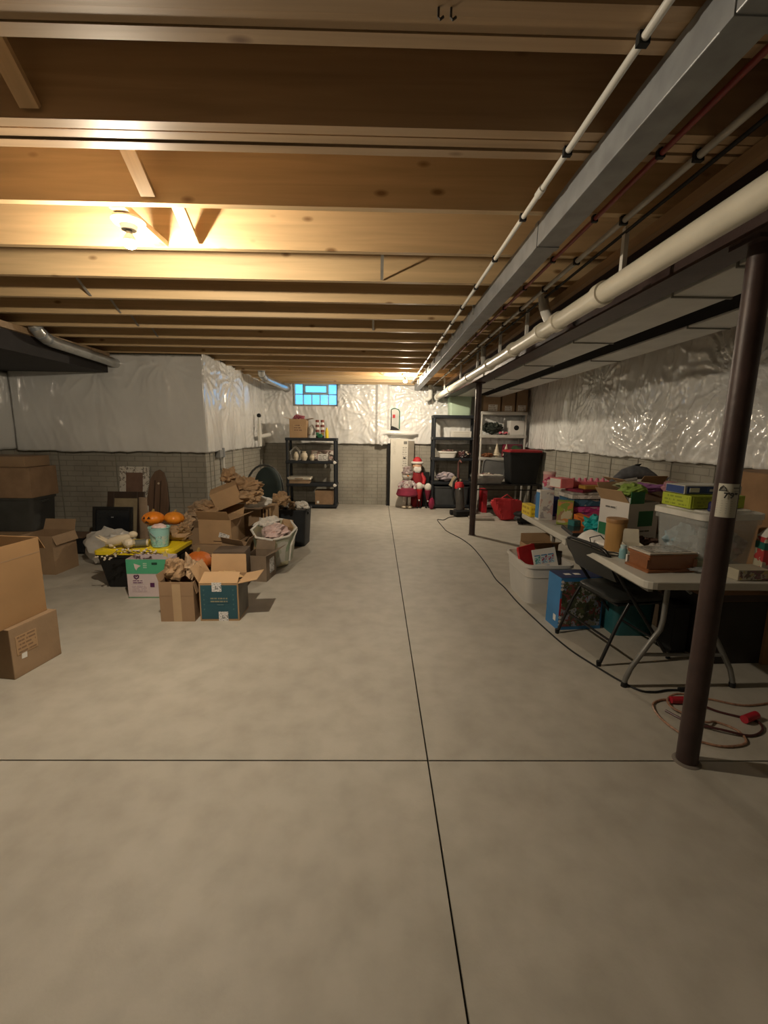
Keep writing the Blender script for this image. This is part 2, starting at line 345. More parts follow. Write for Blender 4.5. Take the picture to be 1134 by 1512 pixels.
# dropped bulkhead along the left wall, shade put into its dark colour
bh = MB().b2((XL, YB, 2.25), (-3.56, YJ-.10, ZC)).build('ceiling_shade_bulkhead', SHADE_BH); struct(bh)
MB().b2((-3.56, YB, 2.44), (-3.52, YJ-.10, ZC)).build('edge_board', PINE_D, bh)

# ------------------------------------------------------------------ plastic sheeting
def sheet(name, label, O, U, V, Nn, W, H, disp, step=.02, hole=None, mt=PLASTIC):
    nu, nv = int(W/step), int(H/step); O, U, V, Nn = map(Vector, (O, U, V, Nn)); vs = []; fs = []
    for j in range(nv+1):
        for i in range(nu+1):
            u, v = W*i/nu, H*j/nv
            vv = v + (1-j/nv)**4*(.018*nz(u*2.1, 3.3)+.012*nz(u*9, 1.7))
            vs.append(O+U*u+V*vv+Nn*disp(u, v))
    for j in range(nv):
        for i in range(nu):
            if hole and hole(W*(i+.5)/nu, H*(j+.5)/nv): continue
            fs.append((j*(nu+1)+i, j*(nu+1)+i+1, (j+1)*(nu+1)+i+1, (j+1)*(nu+1)+i))
    me = bpy.data.meshes.new(name); me.from_pydata([tuple(x) for x in vs], [], fs); me.materials.append(mt); me.polygons.foreach_set('use_smooth', [True]*len(fs))
    o = bpy.data.objects.new(name, me); COL.objects.link(o); sd = o.modifiers.new('thick', 'SOLIDIFY'); sd.thickness = .003; sd.offset = 0
    return tag(o, label, 'plastic sheet')
def wrinkles(seed, gathers=(), base=.02, stud=.6, fold=.005):
    def f(u, v):
        wu, wv = u+.06*nz(u*2.3, v*2.3, seed+2), v+.06*nz(u*2.3, v*2.3, seed+7)
        rg = (1-abs(nz(wu*6.5+wv*1.6, wv*1.5, seed+5)))**6; rg2 = (1-abs(nz(wu*13-wv*3, wv*4.2, seed+11)))**6
        d = base + .020*math.sin(math.pi*((u+seed) % stud)/stud) + .010*nz(u*1.7, v*1.7, seed) + fold*2.2*rg + fold*1.1*rg2
        for gu, gv, amp, k, R in gathers:
            du, dv = u-gu, v-gv; r = math.hypot(du, dv)
            if r < R*1.7:
                th = math.atan2(dv, du)+.30*nz(u*3, v*3, seed); e = math.exp(-(r/R)**2)*min(1, r/.10)
                s1 = (1-abs(math.sin(th*k*.5+3*nz(th*1.9, seed))))**2.2; s2 = (1-abs(math.sin(th*k*1.1+4*nz(th*3.1, seed+1))))**2.2
                d += 1.45*amp*e*(.75*s1+.40*s2) - amp*.25*math.exp(-(r/.12)**2)
        return d
    return f
sheet('plastic_sheet', 'white plastic sheet covering the upper left wall under the round metal duct', (XL+.06, YJ-.045, 1.215), (1, 0, 0), (0, 0, 1), (0, -1, 0), XJ-XL+.0, 1.26,
      wrinkles(1.3, ((1.15, 1.08, .016, 13, .4), (2.05, 1.2, .022, 12, .5), (2.35, .1, .008, 15, .35)), fold=.0025), .022)
sheet('plastic_sheet', 'white plastic sheet with blue sheen on the wall beside the brown paper pile', (XJ+.02, YJ-.075, 1.215), (0, 1, 0), (0, 0, 1), (1, 0, 0), YF-YJ+.03, 1.31,
      wrinkles(4.1, ((1.15, 1.12, .030, 20, .62), (.1, 1.1, .02, 16, .4), (2.4, .25, .018, 14, .4)), .012, fold=.003), .022)
def farw(u, v):
    x = XJ+.03+u; d = wrinkles(2.2, ((1.75, 1.05, .035, 14, .55), (1.5, 1.2, .03, 17, .5), (2.2, .55, .03, 18, .5), (.35, 1.1, .03, 16, .5), (2.35, .0, .02, 14, .4)), .015, fold=.007)(u, v)
    k = max(0, min(1, (x+.03)/.03))*max(0, min(1, (.235-x)/.03)); return d + .10*k
sheet('plastic_sheet', 'crinkled white plastic sheet around the glass block window', (XJ+.03, YF-.012, 1.285), (1, 0, 0), (0, 0, 1), (0, -1, 0), 2.63, 1.208, farw, .02,
      hole=lambda u, v: -1.745 < XJ+.03+u < -.82 and v > .775)
sheet('plastic_sheet', 'crinkled white plastic sheet behind the tall white carton and black rack', (.252, YF-.012, 1.31), (1, 0, 0), (0, 0, 1), (0, -1, 0), XR-.252, 1.17,
      wrinkles(6.7, ((.85, .62, .035, 22, .55), (.7, 1.0, .035, 16, .55), (.2, .3, .02, 12, .3)), .015, fold=.007), .02)
sheet('plastic_sheet', 'long glossy white plastic sheet along the wall behind the cluttered table', (XR-.012, .6, 1.262), (0, 1, 0), (0, 0, 1), (-1, 0, 0), YF-.63, 1.222,
      wrinkles(8.4, ((2.3, 1.15, .032, 22, .9), (3.2, .75, .035, 20, .8), (4.55, .05, .04, 17, .75), (5.7, .95, .025, 20, .7), (6.5, .08, .03, 15, .6), (1.6, .6, .03, 22, .7), (2.75, .45, .03, 24, .6)), .02, fold=.007), .02)

sheet('plastic_sheet', 'dim white plastic sheet on the leftmost wall above stacked cartons', (XL+.012, 1.5, 1.23), (0, 1, 0), (0, 0, 1), (1, 0, 0), YJ-1.56, 1.0, wrinkles(9.9, (), .02, fold=.003), .04)
# ------------------------------------------------------------------ window
win = struct(MB().b2((-1.725, YF+.02, 2.077), (-1.715, YF+.14, 2.502)).b2((-.850, YF+.02, 2.077), (-.840, YF+.14, 2.502)).b2((-1.725, YF+.02, 2.077), (-.84, YF+.14, 2.085)).b2((-1.725, YF+.02, 2.494), (-.84, YF+.14, 2.502)).build('window_1', WHITE))
GB = mat('glass_block', (.75, .92, 1.0), .16, var=.1, trans=.9, bump=.6, bscale=14, spec=.5)
bw = .865/5
for r_ in range(2):
    for c_ in range(5):
        if r_ == 1 and c_ in (1, 2, 3): continue
        x0 = -1.715+c_*bw; z0 = 2.085+r_*.2045
        MB().b2((x0+.009, YF+.035, z0+.009), (x0+bw-.009, YF+.115, z0+.196)).build('glass_block', GB, win, bevel=.006)
MORT = mat('block_mortar', (.45, .60, .68), .8)
for c_ in range(1, 5): MB().b2((-1.715+c_*bw-.009, YF+.04, 2.085), (-1.715+c_*bw+.009, YF+.11, 2.2895 if c_ in (2, 3) else 2.494)).build('mortar_joint', MORT, win)
MB().b2((-1.715, YF+.04, 2.2815), (-.85, YF+.11, 2.2975)).build('mortar_joint', MORT, win)
xa, xb = -1.715+bw+.009, -1.715+4*bw-.009
vf = MB().b2((xa, YF+.02, 2.2975), (xa+.035, YF+.10, 2.494)).b2((xb-.035, YF+.02, 2.2975), (xb, YF+.10, 2.494)).b2((xa+.035, YF+.02, 2.2975), (xb-.035, YF+.10, 2.332)).b2((xa+.035, YF+.02, 2.46), (xb-.035, YF+.10, 2.494)).build('vent_frame', mat('vent_grey', (.34, .47, .58), .5), win)
MB().b2((xa+.035, YF+.05, 2.332), (xb-.035, YF+.056, 2.46)).build('vent_pane', mat('vent_glass', (.85, .95, 1), .02, var=.02, trans=1), vf)

# ------------------------------------------------------------------ light bulbs
def bulb(name, x, y, strength, label):
    t = thing(name, label, 'light bulb', (x, y, ZC))
    MB().lathe([(.002, -.001), (.071, -.001), (.076, -.012), (.066, -.024), (.040, -.030), (.034, -.050), (.002, -.050)], n=28).build('porcelain_holder', mat('porcelain', (.62, .60, .54), .3, var=.05), t, SM)
    MB().cyl((0, 0, -.05), (0, 0, -.066), .014, .014, 14).build('screw_base', GALV, t, SM)
    e = mat('bulb_glow_%d' % strength, (1, .9, .7), .3, emit=((1, .84, .63), strength))
    MB().lathe([(.002, -.132), (.014, -.1305), (.0235, -.124), (.0285, -.114), (.0298, -.103), (.0297, -.1005), (.002, -.100)], n=16).build('glowing_dome', e, t, SM)
    MB().lathe([(.0297, -.100), (.0285, -.092), (.022, -.080), (.014, -.067), (.002, -.066), (.002, -.0995)], n=16).build('bulb_neck', mat('bulb_white', (.75, .72, .66), .4, var=.03), t, SM)
bulb('light_bulb', -1.205, 2.36, BULB_NEAR, 'glowing bare bulb in round white ceiling holder near the camera')
bulb('light_bulb', .47, 7.86, BULB_FAR, 'glowing bare bulb on ceiling close to the far plastic wall')

# ------------------------------------------------------------------ overhead services
t = thing('steel_beam', 'dark brown steel beam carried by the two round columns', 'beam', (1.46, 0, 2.25))
MB().b2((-.08, YB, 0), (.08, YF, .014)).build('bottom_flange', BROWNST, t); MB().b2((-.005, YB, .014), (.005, YF, .236)).build('web', BROWNST, t); MB().b2((-.08, YB, .236), (.08, YF, .25)).build('top_flange', BROWNST, t)
def column(x, y, label, lab):
    t = thing('steel_column', label, 'column', (x, y, 0))
    MB().cyl((0, 0, .0), (0, 0, 2.235), .045, .045, 28).build('shaft', BROWNST, t, SM)
    MB().b2((-.075, -.075, 2.235), (.075, .075, 2.25)).build('cap_plate', BROWNST, t)
    MB().lathe([(.002, 0), (.060, 0), (.056, .005), (.046, .008), (.002, .008)], n=24).build('floor_collar', mat('grout', (.16, .14, .12), .9), t, SM)
    if lab:
        L = MB(); n = 10; a0, a1 = math.radians(-166), math.radians(-66); vs = []
        for k in range(n+1):
            a = a0+(a1-a0)*k/n
            vs += [(.0462*math.cos(a), .0462*math.sin(a), 1.176), (.0462*math.cos(a), .0462*math.sin(a), 1.317)]
        L.add(vs, [(2*k, 2*k+2, 2*k+3, 2*k+1) for k in range(n)])
        lb = L.build('paper_label', mat('label_paper', (.55, .54, .46), .6, var=.08), t, SM)
        INK = mat('label_ink', (.05, .05, .05), .7)
        def arc(u, z, hw, hh, nm, m=INK, r=.0466):
            q = MB(); vs = []
            for k in range(5):
                a = math.radians(-117)+(u-hw+2*hw*k/4)/.0462; vs += [(r*math.cos(a), r*math.sin(a), z-hh), (r*math.cos(a), r*math.sin(a), z+hh)]
            q.add(vs, [(2*k, 2*k+2, 2*k+3, 2*k+1) for k in range(4)]); return q.build(nm, m, lb)
        def wrapt(s, u, z, size):
            a = math.radians(-117)+u/.0462
            text(lb, 'lettering', s, size, INK, (.0474*math.cos(a), .0474*math.sin(a), z), 'front', a+math.pi/2)
        wrapt("7'9\"", .006, 1.268, .031)
        for k in range(6): arc(-.002, 1.245-.010*k, .034, .0006, 'print_line', mat('label_grey', (.25, .25, .22), .7))
        arc(.028, 1.300, .014, .0035, 'print_line', mat('label_grey', (.25, .25, .22), .7)); arc(.028, 1.288, .010, .0012, 'print_line', mat('label_grey', (.25, .25, .22), .7))
        a = math.radians(-117)-.022/.0462
        o = MB().tube([(-.013, 0, -.008), (.013, 0, -.008), (.008, 0, .003), (0, 0, .012), (-.008, 0, .003)], .0026, 5, True).build('triangle_emblem', INK, lb, loc=(.0463*math.cos(a), .0463*math.sin(a), 1.296), rot=(0, 0, a+math.pi/2))
        MB().tube([(-.006, 0, -.003), (.006, 0, -.003), (0, 0, .005)], .0016, 5, True).build('emblem_core', INK, lb, loc=(.0465*math.cos(a), .0465*math.sin(a), 1.296), rot=(0, 0, a+math.pi/2))
column(1.476, 1.84, 'near dark brown steel column with white paper label', True)
column(1.46, 6.60, 'distant dark brown steel column beside the vacuum cleaner', False)
# square galvanised channel
t = thing('metal_duct', 'narrow square grey metal duct running along the ceiling joists', 'duct', (.80, 0, 2.385))
for ya, yb in ((YB, -.4), (-.396, 1.115), (1.119, 2.30), (2.304, 3.9), (3.904, 5.5), (5.504, 7.1), (7.104, 9.35)):
    MB().b2((-.052, ya, 0), (.052, yb, .112)).build('duct_section', GALV, t, bevel=.003)
for y in (1.117, 2.302, 3.902, 5.502, 7.102): MB().b2((-.055, y-.02, -.003), (.055, y+.02, .112)).build('joint_sleeve', GALV, t)
for y in JY[3:14]: MB().b2((-.066, y-.012, .05), (-.0525, y+.012, .15)).build('hanger_strap', STRAP, t)
# thin white conduit
def line(name, label, cat, x, z, ya, yb, r, m, clips, cm, cn='clip', extra=None):
    t = thing(name, label, cat, (x, 0, z)); MB().cyl((0, ya, 0), (0, yb, 0), r, r, 12).build('pipe_run', m, t, SM)
    for y in clips: MB().box((0, y, 0), (r*2.6, .018, r*2.6)).b2((-.004, y-.009, 0), (.004, y+.009, ZC-z)).build(cn, cm, t)
    return t
CL = [y for y in JY if y < 8.6]
t = line('conduit_pipe', 'thin white conduit pipe left of the square metal duct', 'pipe', .655, 2.482, YB, 8.9, .011, PVCW, [1.74, 1.29]+CL, BLACKP)
for y in (2.0, 4.9): MB().cyl((0, y-.03, 0), (0, y+.03, 0), .015, .015, 12).build('coupling', PVCW, t, SM)
line('water_pipe', 'dark red water pipe clipped under the ceiling joists', 'pipe', .985, 2.482, YB, 7.0, .010, REDPIPE, [1.74]+CL[:9], BLACKP)
line('water_pipe', 'thin grey water pipe between red pipe and big cream drain', 'pipe', 1.12, 2.478, YB, 9.2, .013, mat('grey_pipe', (.42, .40, .36), .4), [1.74]+CL, BLACKP)
line('cable_run', 'black cable running under the joists above the cream drain pipe', 'cable', 1.20, 2.485, YB, 6.5, .008, BLACKP, CL[2:8:2], BLACKP)
t = thing('wood_runner', 'wooden board fixed along the joists above the cream drain pipe', 'board', (1.305, 0, 2.445))
MB().b2((-.02, YB, 0), (.02, 9.2, .05)).build('board', wood('runner_wood', (.42, .27, .15), 1), t)
# big drain
t = thing('drain_pipe', 'large cream plastic drain pipe hanging along the steel beam', 'pipe', (1.207, 0, 2.262))
def dz(y): return -.012*(y-1.5)/7
MB().cyl((0, YB, dz(YB)), (0, 9.2, dz(9.2)), .051, .051, 26).build('pipe_run', PVC, t, SM)
for y in (2.55, 3.15, 3.45, 4.15, 5.0, 6.1, 7.6): MB().cyl((0, y-.035, dz(y)), (0, y+.035, dz(y)), .062, .062, 26).build('coupling', PVC, t, SM)
MB().cyl((0, 9.17, dz(9.2)), (0, 9.26, dz(9.2)), .064, .064, 24).build('end_coupling', PVCW, t, SM)
for y in (2.36, 3.80, 4.6, 5.6, 6.7, 8.3): MB().b2((-.011, y-.014, .05), (.011, y+.014, .25)).build('hanger_strap', PVCW, t)
MB().tube([(0, 3.28, .02), (0, 3.36, .09), (-.005, 3.42, .16), (-.01, 3.44, .24)], .036, 16).build('branch_wye', PVCW, t, SM)
MB().tube([(.0, 5.25, .02), (0, 5.30, .10), (0, 5.32, .24)], .030, 14).build('branch_wye', PVCW, t, SM)
t = thing('drain_elbow', 'white plastic pipe elbow dropping from ceiling before the far wall', 'pipe', (1.06, 9.2, 2.18))
MB().tube([(0, 0, .30), (0, 0, .10), (-.015, -.02, .045), (-.05, -.03, .02), (-.10, -.03, .02)], .045, 16).build('elbow_bend', PVCW, t, SM)
# trunk ducts right of the beam
def trunk(xa, xb, lab, sv):
    t = thing('trunk_duct', lab, 'duct', ((xa+xb)/2, 0, 2.25)); w2 = (xb-xa)/2; prev = YB
    for s in sv+[9.0]:
        MB().b2((-w2, prev+.002, 0), (w2, s-.002, .235)).build('duct_section', DUCTM, t, bevel=.004); prev = s
    for s in sv: MB().b2((-w2-.004, s-.007, -.008), (w2+.004, s+.007, .235)).build('seam_cleat', mat('seam_dark', (.22, .215, .19), .5, .2), t)
trunk(1.58, 1.90, 'wide pale metal trunk duct right beside the brown steel beam', [-.6, .8, 2.09, 2.53, 3.75, 4.97, 6.2, 7.4])
trunk(2.13, 2.42, 'pale metal trunk duct nearest the long right wall', [-.2, 1.6, 3.2, 4.6, 6.0, 7.4])
t = thing('gap_shade_strip', 'nearly black strip standing in for shade between the two trunk ducts', 'board', (2.015, 0, 2.262))
MB().b2((-.108, YB, 0), (.108, 8.8, .03)).build('board', mat('gap_shade_black', (.006, .005, .005), .95, spec=.1), t)  # black strip added to paint the unlit gap between the ducts
# round ducts, left
def round_duct(label, pts, r, flange=None, ribs=()):
    t = thing('round_duct', label, 'duct', pts[0]); o = Vector(pts[0]); P = [Vector(p)-o for p in pts]
    MB().tube(P, r, 20).build('duct_tube', mat('shiny_galvanised', (.60, .61, .60), .28, .7, var=.2, scale=9), t, SM)
    for a in ribs:
        i = int(a); p = P[i].lerp(P[i+1], a-i); d = (P[i+1]-P[i]).normalized()
        MB().cyl(p-d*.014, p+d*.014, r*1.06, r*1.06, 20).build('crimp_ring', GALV, t, SM)
    if flange: 
        p = P[-1]; d = (P[-1]-P[-2]).normalized(); MB().cyl(p-d*.03, p-d*.012, r*1.45, r*1.45, 20).build('wall_flange', mat('foil_tape', (.45, .45, .43), .4, .5), t, SM)
round_duct('shiny round metal duct elbow entering the upper left plastic wall', [(-3.42, 4.72, 2.52), (-3.41, 4.75, 2.47), (-3.42, 4.84, 2.43), (-3.43, 4.95, 2.41), (-3.45, 6.20, 2.37)], .058, True, (.5, 1.5, 2.4))
round_duct('round metal duct elbow entering the wall beside the glass block window', [(-1.98, 7.9, 2.60), (-2.0, 7.95, 2.50), (-1.99, 8.05, 2.45), (-1.97, 8.2, 2.43), (-1.86, 9.44, 2.40)], .060, True, (.5, 1.4, 2.4))
# small white pipes on the left return wall
t = thing('wall_pipe', 'white standpipe with black cap against the left plastic wall', 'pipe', (-2.22, 8.55, 1.36))
MB().cyl((0, 0, -.12), (0, 0, .30), .035, .035, 16).build('pipe_run', PVCW, t, SM); MB().cyl((0, 0, .30), (0, 0, .42), .022, .022, 12).build('riser', PVCW, t, SM)
MB().ell((0, 0, .45), (.04, .04, .04)).build('black_cap', BLACKP, t, SM); MB().cyl((0, 0, .06), (.11, .33, .10), .038, .038, 16).build('side_branch', PVCW, t, SM)
t = thing('wall_pipe', 'white vertical conduit with grey box below the left plastic sheet', 'pipe', (-2.34, 6.85, .52))
MB().cyl((0, 0, .08), (0, -.02, .74), .022, .022, 14).build('pipe_run', PVCW, t, SM); MB().cyl((0, 0, .38), (0, 0, .44), .027, .027, 14).build('coupling', PVCW, t, SM)
MB().box((0, -.16, .66), (.07, .13, .11)).build('junction_box', mat('grey_box', (.30, .31, .31), .5), t, bevel=.006); MB().cyl((0, -.02, .60), (0, -.02, .74), .036, .036, 14).build('collar', GALV, t, SM)
# chase opening on far wall
t = thing('wall_panel', 'arched opening with green rim in the far plastic sheet', 'wall panel', (.375, YF-.085, 1.60))
arch = [(-.085, 0), (.085, 0), (.085, .36), (.06, .40), (.0, .425), (-.05, .42), (-.085, .40)]
MB().prism(arch, .0, .02, 'xz').build('backing_sheet', mat('foil_white', (.52, .53, .50), .4), t)
MB().tube([(.085, 0, .01), (.085, 0, .36), (.06, 0, .40), (.0, 0, .425), (-.05, 0, .42), (-.085, 0, .40)], .011, 8).build('green_rim', mat('green_rim', (.03, .16, .10), .5), t, SM)
MB().tube([(-.088, 0, .40), (-.088, 0, .02)], .008, 8).build('dark_edge', BLACKP, t, SM)
MB().b2((-.06, -.006, .23), (-.005, 0, .30)).build('red_tag', RED, t); MB().prism([(-.11, -.02), (.10, -.02), (.03, .03), (-.07, .07)], -.004, 0, 'xz').build('black_gap', BLACKP, t)
t = thing('wrapped_pipe', 'plastic wrapped horizontal pipe jutting under the arched wall opening', 'pipe', (.1, YF-.14, 1.50))
MB().tube([(-.05, 0, -.05), (0, 0, .02), (.12, 0, .035), (.4, 0, .025), (.62, 0, .015), (.74, .02, .02)], [.05, .06, .05, .05, .045, .02], 16).build('wrapped_tube', PLASTIC, t, SM)
MB().crumple((-.01, 0, -.10), (.07, .05, .13), 3, 2, .25).build('plastic_bunch', PLASTIC, t, SM)

# ------------------------------------------------------------------ builders for household things
def open_shell(w, d, h, th=.005):
    b = MB(); b.b2((-w/2, -d/2, 0), (w/2, d/2, th))
    b.b2((-w/2, -d/2, th), (-w/2+th, d/2, h)).b2((w/2-th, -d/2, th), (w/2, d/2, h)).b2((-w/2+th, -d/2, th), (w/2-th, -d/2+th, h)).b2((-w/2+th, d/2-th, th), (w/2-th, d/2, h)); return b
def flap(par, side, w, d, h, ln, ang, m, nm='flap', th=.004):
    a = math.radians(ang); s, c = math.sin(a), math.cos(a)
    if side in 'fb':
        k = -1 if side == 'f' else 1; y = k*d/2
        p = [(-w/2+.004, y, h), (w/2-.004, y, h), (w/2-.010, y+k*s*ln, h+c*ln), (-w/2+.010, y+k*s*ln, h+c*ln)]
    else:
        k = -1 if side == 'l' else 1; x = k*w/2
        p = [(x, -d/2+.004, h), (x, d/2-.004, h), (x+k*s*ln, d/2-.010, h+c*ln), (x+k*s*ln, -d/2+.010, h+c*ln)]
    return MB().quad(p, th).build(nm, m, par)
def carton(label, loc, rz, w, d, h, m=None, flaps=None, name='cardboard_box', cat='box', tape=None, rot=None, seam=None, group=None, inside=None):
    """flaps: None = taped shut, else {side: (length, angle from upright)}"""
    m = m or CARD; t = thing(name, label, cat, loc, rz, rot=rot, group=group)
    if flaps is None:
        MB().b2((-w/2, -d/2, 0), (w/2, d/2, h)).build('body', m, t, bevel=.004)
        MB().b2((-w/2, -d/2, h), (w/2, -.001, h+.003)).build('flap', m, t); MB().b2((-w/2, .001, h), (w/2, d/2, h+.003)).build('flap', m, t)
    else:
        open_shell(w, d, h).build('body', m, t)
        for s, (ln, an) in flaps.items(): flap(t, s, w, d, h, ln, an, inside or m)
    if tape: MB().b2((-tape/2, -d/2-.0012, 0), (tape/2, -d/2, h*.95)).build('tape_strip', TAPE, t)
    if seam: MB().b2((-w/2, -d/2-.001, seam-.0015), (w/2, -d/2, seam+.0015)).build('flap_edge', CARD2, t)
    return t
def rr(w, d, r, n=4):
    o = []
    for sx, sy, a0 in ((1, 1, 0), (-1, 1, 90), (-1, -1, 180), (1, -1, 270)):
        for k in range(n+1):
            a = math.radians(a0+90*k/n); o.append((sx*(w/2-r)+r*math.cos(a), sy*(d/2-r)+r*math.sin(a)))
    return o
def loft(rings):
    b = MB(); n = len(rings[0]); vs = [p for r in rings for p in r]; m = len(rings)
    b.add(vs, [(i*n+k, i*n+(k+1) % n, (i+1)*n+(k+1) % n, (i+1)*n+k) for i in range(m-1) for k in range(n)]+[tuple(range(n-1, -1, -1)), tuple(range((m-1)*n, m*n))]); return b
def ring(w, d, r, z): return [(x, y, z) for x, y in rr(w, d, r)]
def tub_shell(w, d, h, tp=.86, th=.006, r=.05, lip=.012):
    return loft([ring(w*tp, d*tp, r, 0), ring(w, d, r, h-.03), ring(w+2*lip, d+2*lip, r, h-.028), ring(w+2*lip, d+2*lip, r, h), ring(w-2*th, d-2*th, r*.9, h), ring(w*tp-2*th, d*tp-2*th, r*.9, th)])
def lid_mesh(w, d, r=.05, t=.035):
    return loft([ring(w+.02, d+.02, r, -.012), ring(w+.034, d+.034, r, -.012), ring(w+.034, d+.034, r, t*.6), ring(w+.01, d+.01, r, t*.75), ring(w-.05, d-.05, r, t*.7), ring(w-.06, d-.06, r, t)])
def tote(label, loc, rz, w, d, h, bm, lm=None, tp=.86, name='storage_tote', cat='tote', handles=True):
    t = thing(name, label, cat, loc, rz); tub_shell(w, d, h, tp).build('tub', bm, t, SM)
    if lm: lid_mesh(w, d).build('lid', lm, t, SM, loc=(0, 0, h+.013))
    if handles:
        for s in (-1, 1): MB().b2((s*(w/2)*.97-.02, -.06, h-.075), (s*(w/2)*.97+.02, .06, h-.045)).build('handle', bm, t, bevel=.006)
    return t
def slab_box(label, loc, rz, w, d, h, m, name='game_box', cat='box', face=None, fm=None, rot=None, top=None, right=None, left=None):
    """a retail box: body with lid edge and printed sides"""
    t = thing(name, label, cat, loc, rz, rot=rot); MB().b2((-w/2, -d/2, 0), (w/2, d/2, h)).build('body', m, t, bevel=min(.003, h*.05))
    if face: decal(t, 'front_print', face, (0, -d/2-.001, h/2), w*.92, h*.86, 'front')
    if right: decal(t, 'side_print', right, (w/2+.001, 0, h/2), d*.92, h*.86, 'right')
    if left: decal(t, 'side_print', left, (-w/2-.001, 0, h/2), d*.92, h*.86, 'left')
    if top: decal(t, 'top_print', top, (0, 0, h+.001), w*.92, d*.92, 'top')
    return t
def crumpled(label, c, r, seed, m, name='crumpled_paper', cat='paper', sub=3, amp=.4, freq=2.2, smooth=None):
    b = MB()
    if name == 'crumpled_paper': b.facet((0, 0, 0), [x*1.25 for x in r], seed, min(.6, amp*.75))
    else: b.crumple((0, 0, 0), r, seed, sub, amp, freq)
    return tag(b.build(name, m, None, smooth, loc=c), label, cat)

# ------------------------------------------------------------------ left side: cartons by the left edge
def corner_loc(ax, ay, rz, w, d, z=0):
    c, s = math.cos(rz), math.sin(rz); x, y = -w/2, d/2; return (ax+x*c-y*s, ay+x*s+y*c, z)
t = carton('brown carton with white sticker on the floor at the left edge', corner_loc(-2.180, 2.512, -.155, .55, .335), -.155, .55, .335, .315, CARD2)
decal(t, 'sticker', PAPER, (.276, -.09, .125), .035, .038, 'right', .1); decal(t, 'stamp_print', printed('stamp', (.37, .24, .13), (.20, .12, .07), 5, 8, .45), (.276, -.065, .20), .14, .12, 'right')
t = carton('large upright carton stacked on the brown carton at left edge', corner_loc(-2.235, 2.33, -.11, .60, .50, .320), -.11, .60, .50, .495, mat('cardboard_bright', (.30, .178, .08), .8, var=.12, scale=4), {'l': (.1, 60), 'b': (.1, 150)})
MB().b2((.3002, -.25, .40), (.3015, .25, .404)).build('flap_edge', CARD2, t)
carton('brown carton on floor tucked behind the large left cartons', (-3.52, 4.70, 0), -.05, .36, .34, .41, CARD2, {'b': (.12, 20), 'r': (.1, 160)})
carton('brown carton at the bottom of the far left wall stack', (-4.32, 5.40, 0), .02, .62, .42, .30, CARD2)
t = tote('dark grey tub in the middle of the far left wall stack', (-4.32, 5.40, .306), .02, .58, .42, .40, mat('smoky_tub', (.06, .062, .06), .4), None, .92)
carton('wide brown carton on top of the dark grey tub', (-4.32, 5.40, .708), .02, .62, .46, .35, mat('cardboard_shade', (.30, .195, .115), .8))
carton('shallow dark carton topping the far left wall stack', (-4.36, 5.42, 1.064), .04, .56, .42, .12, CARD2)
t = thing('drawer_box', 'low black drawer box on the floor by left wall', 'box', (-3.76, 5.45, 0)); MB().b2((-.20, -.14, .02), (.20, .14, .205)).build('body', BLACKP, t, bevel=.006)
MB().b2((-.21, -.145, .206), (.21, .15, .222)).build('top_board', MIDBR, t); MB().b2((.06, -.150, .03), (.075, -.141, .195)).build('grey_strip', GALV, t); MB().b2((-.16, -.148, .05), (.02, -.141, .17)).build('drawer_front', BLACKM, t)
o = MB().crumple((0, 0, 0), (.30, .17, .20), 21, 4, .30, 2.4).build('plastic_bag', mat('milky_bag', (.66, .64, .60), .3, var=.1, alpha=.72), None, SM, loc=(-3.0, 4.95, .20)); tag(o, 'milky white plastic bag slumped behind the yellow lidded tote', 'plastic bag')
# frames leaning on the wall
def frame(label, loc, w, h, bw, fm, pm, tilt, name='picture_frame', cat='frame', inset=None):
    t = thing(name, label, cat, loc, rot=(-tilt, 0, 0))
    for x in (-w/2+bw/2, w/2-bw/2): MB().b2((x-bw/2, -.015, 0), (x+bw/2, .015, h)).build('side_rail', fm, t, bevel=.004)
    for z in (bw/2, h-bw/2): MB().b2((-w/2+bw, -.015, z-bw/2), (w/2-bw, .015, z+bw/2)).build('cross_rail', fm, t, bevel=.004)
    MB().b2((-w/2+bw*.9, -.004, bw*.9), (w/2-bw*.9, .008, h-bw*.9)).build('panel', pm, t)
    return t
ORN = patches('ornate_white', [(.62, .6, .54), (.66, .64, .58), (.62, .6, .54), (.22, .2, .17)], 38, .5)
frame('white speckled ornate frame with brown panel, tallest of the leaning frames', (-3.31, 5.98, 0), .40, 1.03, .085, ORN, mat('brown_panel', (.20, .12, .085), .5), .16)
frame('dark brown wooden frame leaning behind the black mirror', (-3.24, 5.62, 0), .47, .735, .085, DKBR, mat('tan_canvas', (.33, .27, .17), .7), .2)
t = frame('black framed dark mirror in front of the leaning frames', (-3.28, 5.42, 0), .49, .57, .04, BLACKM, mat('dark_mirror', (.012, .016, .022), .12), .16, 'mirror', 'mirror')
MB().box((0, -.012, .44), (.03, .004, .012)).build('logo_plate', mat('plate_grey', (.3, .32, .34), .4), t)
t = thing('wooden_board', 'tall brown arched wooden board leaning on the left wall', 'board', (-3.02, 6.00, 0), rot=(-.12, .06, 0))
bp_ = [(-.15, 0), (.15, 0), (.145, .55), (.11, .80), (.06, .95), (0, .99), (-.06, .96), (-.12, .85), (-.15, .6)]
MB().prism(bp_, -.014, .014, 'xz').build('board', MIDBR, t, bevel=.004)
for x in (-.05, .03): MB().b2((x-.006, -.018, .1), (x+.006, -.0145, .84)).build('groove_strip', DKBR, t)
MB().cyl((.0, -.022, .80), (0, -.014, .80), .014).build('hang_hole', CREAM, t, SM)
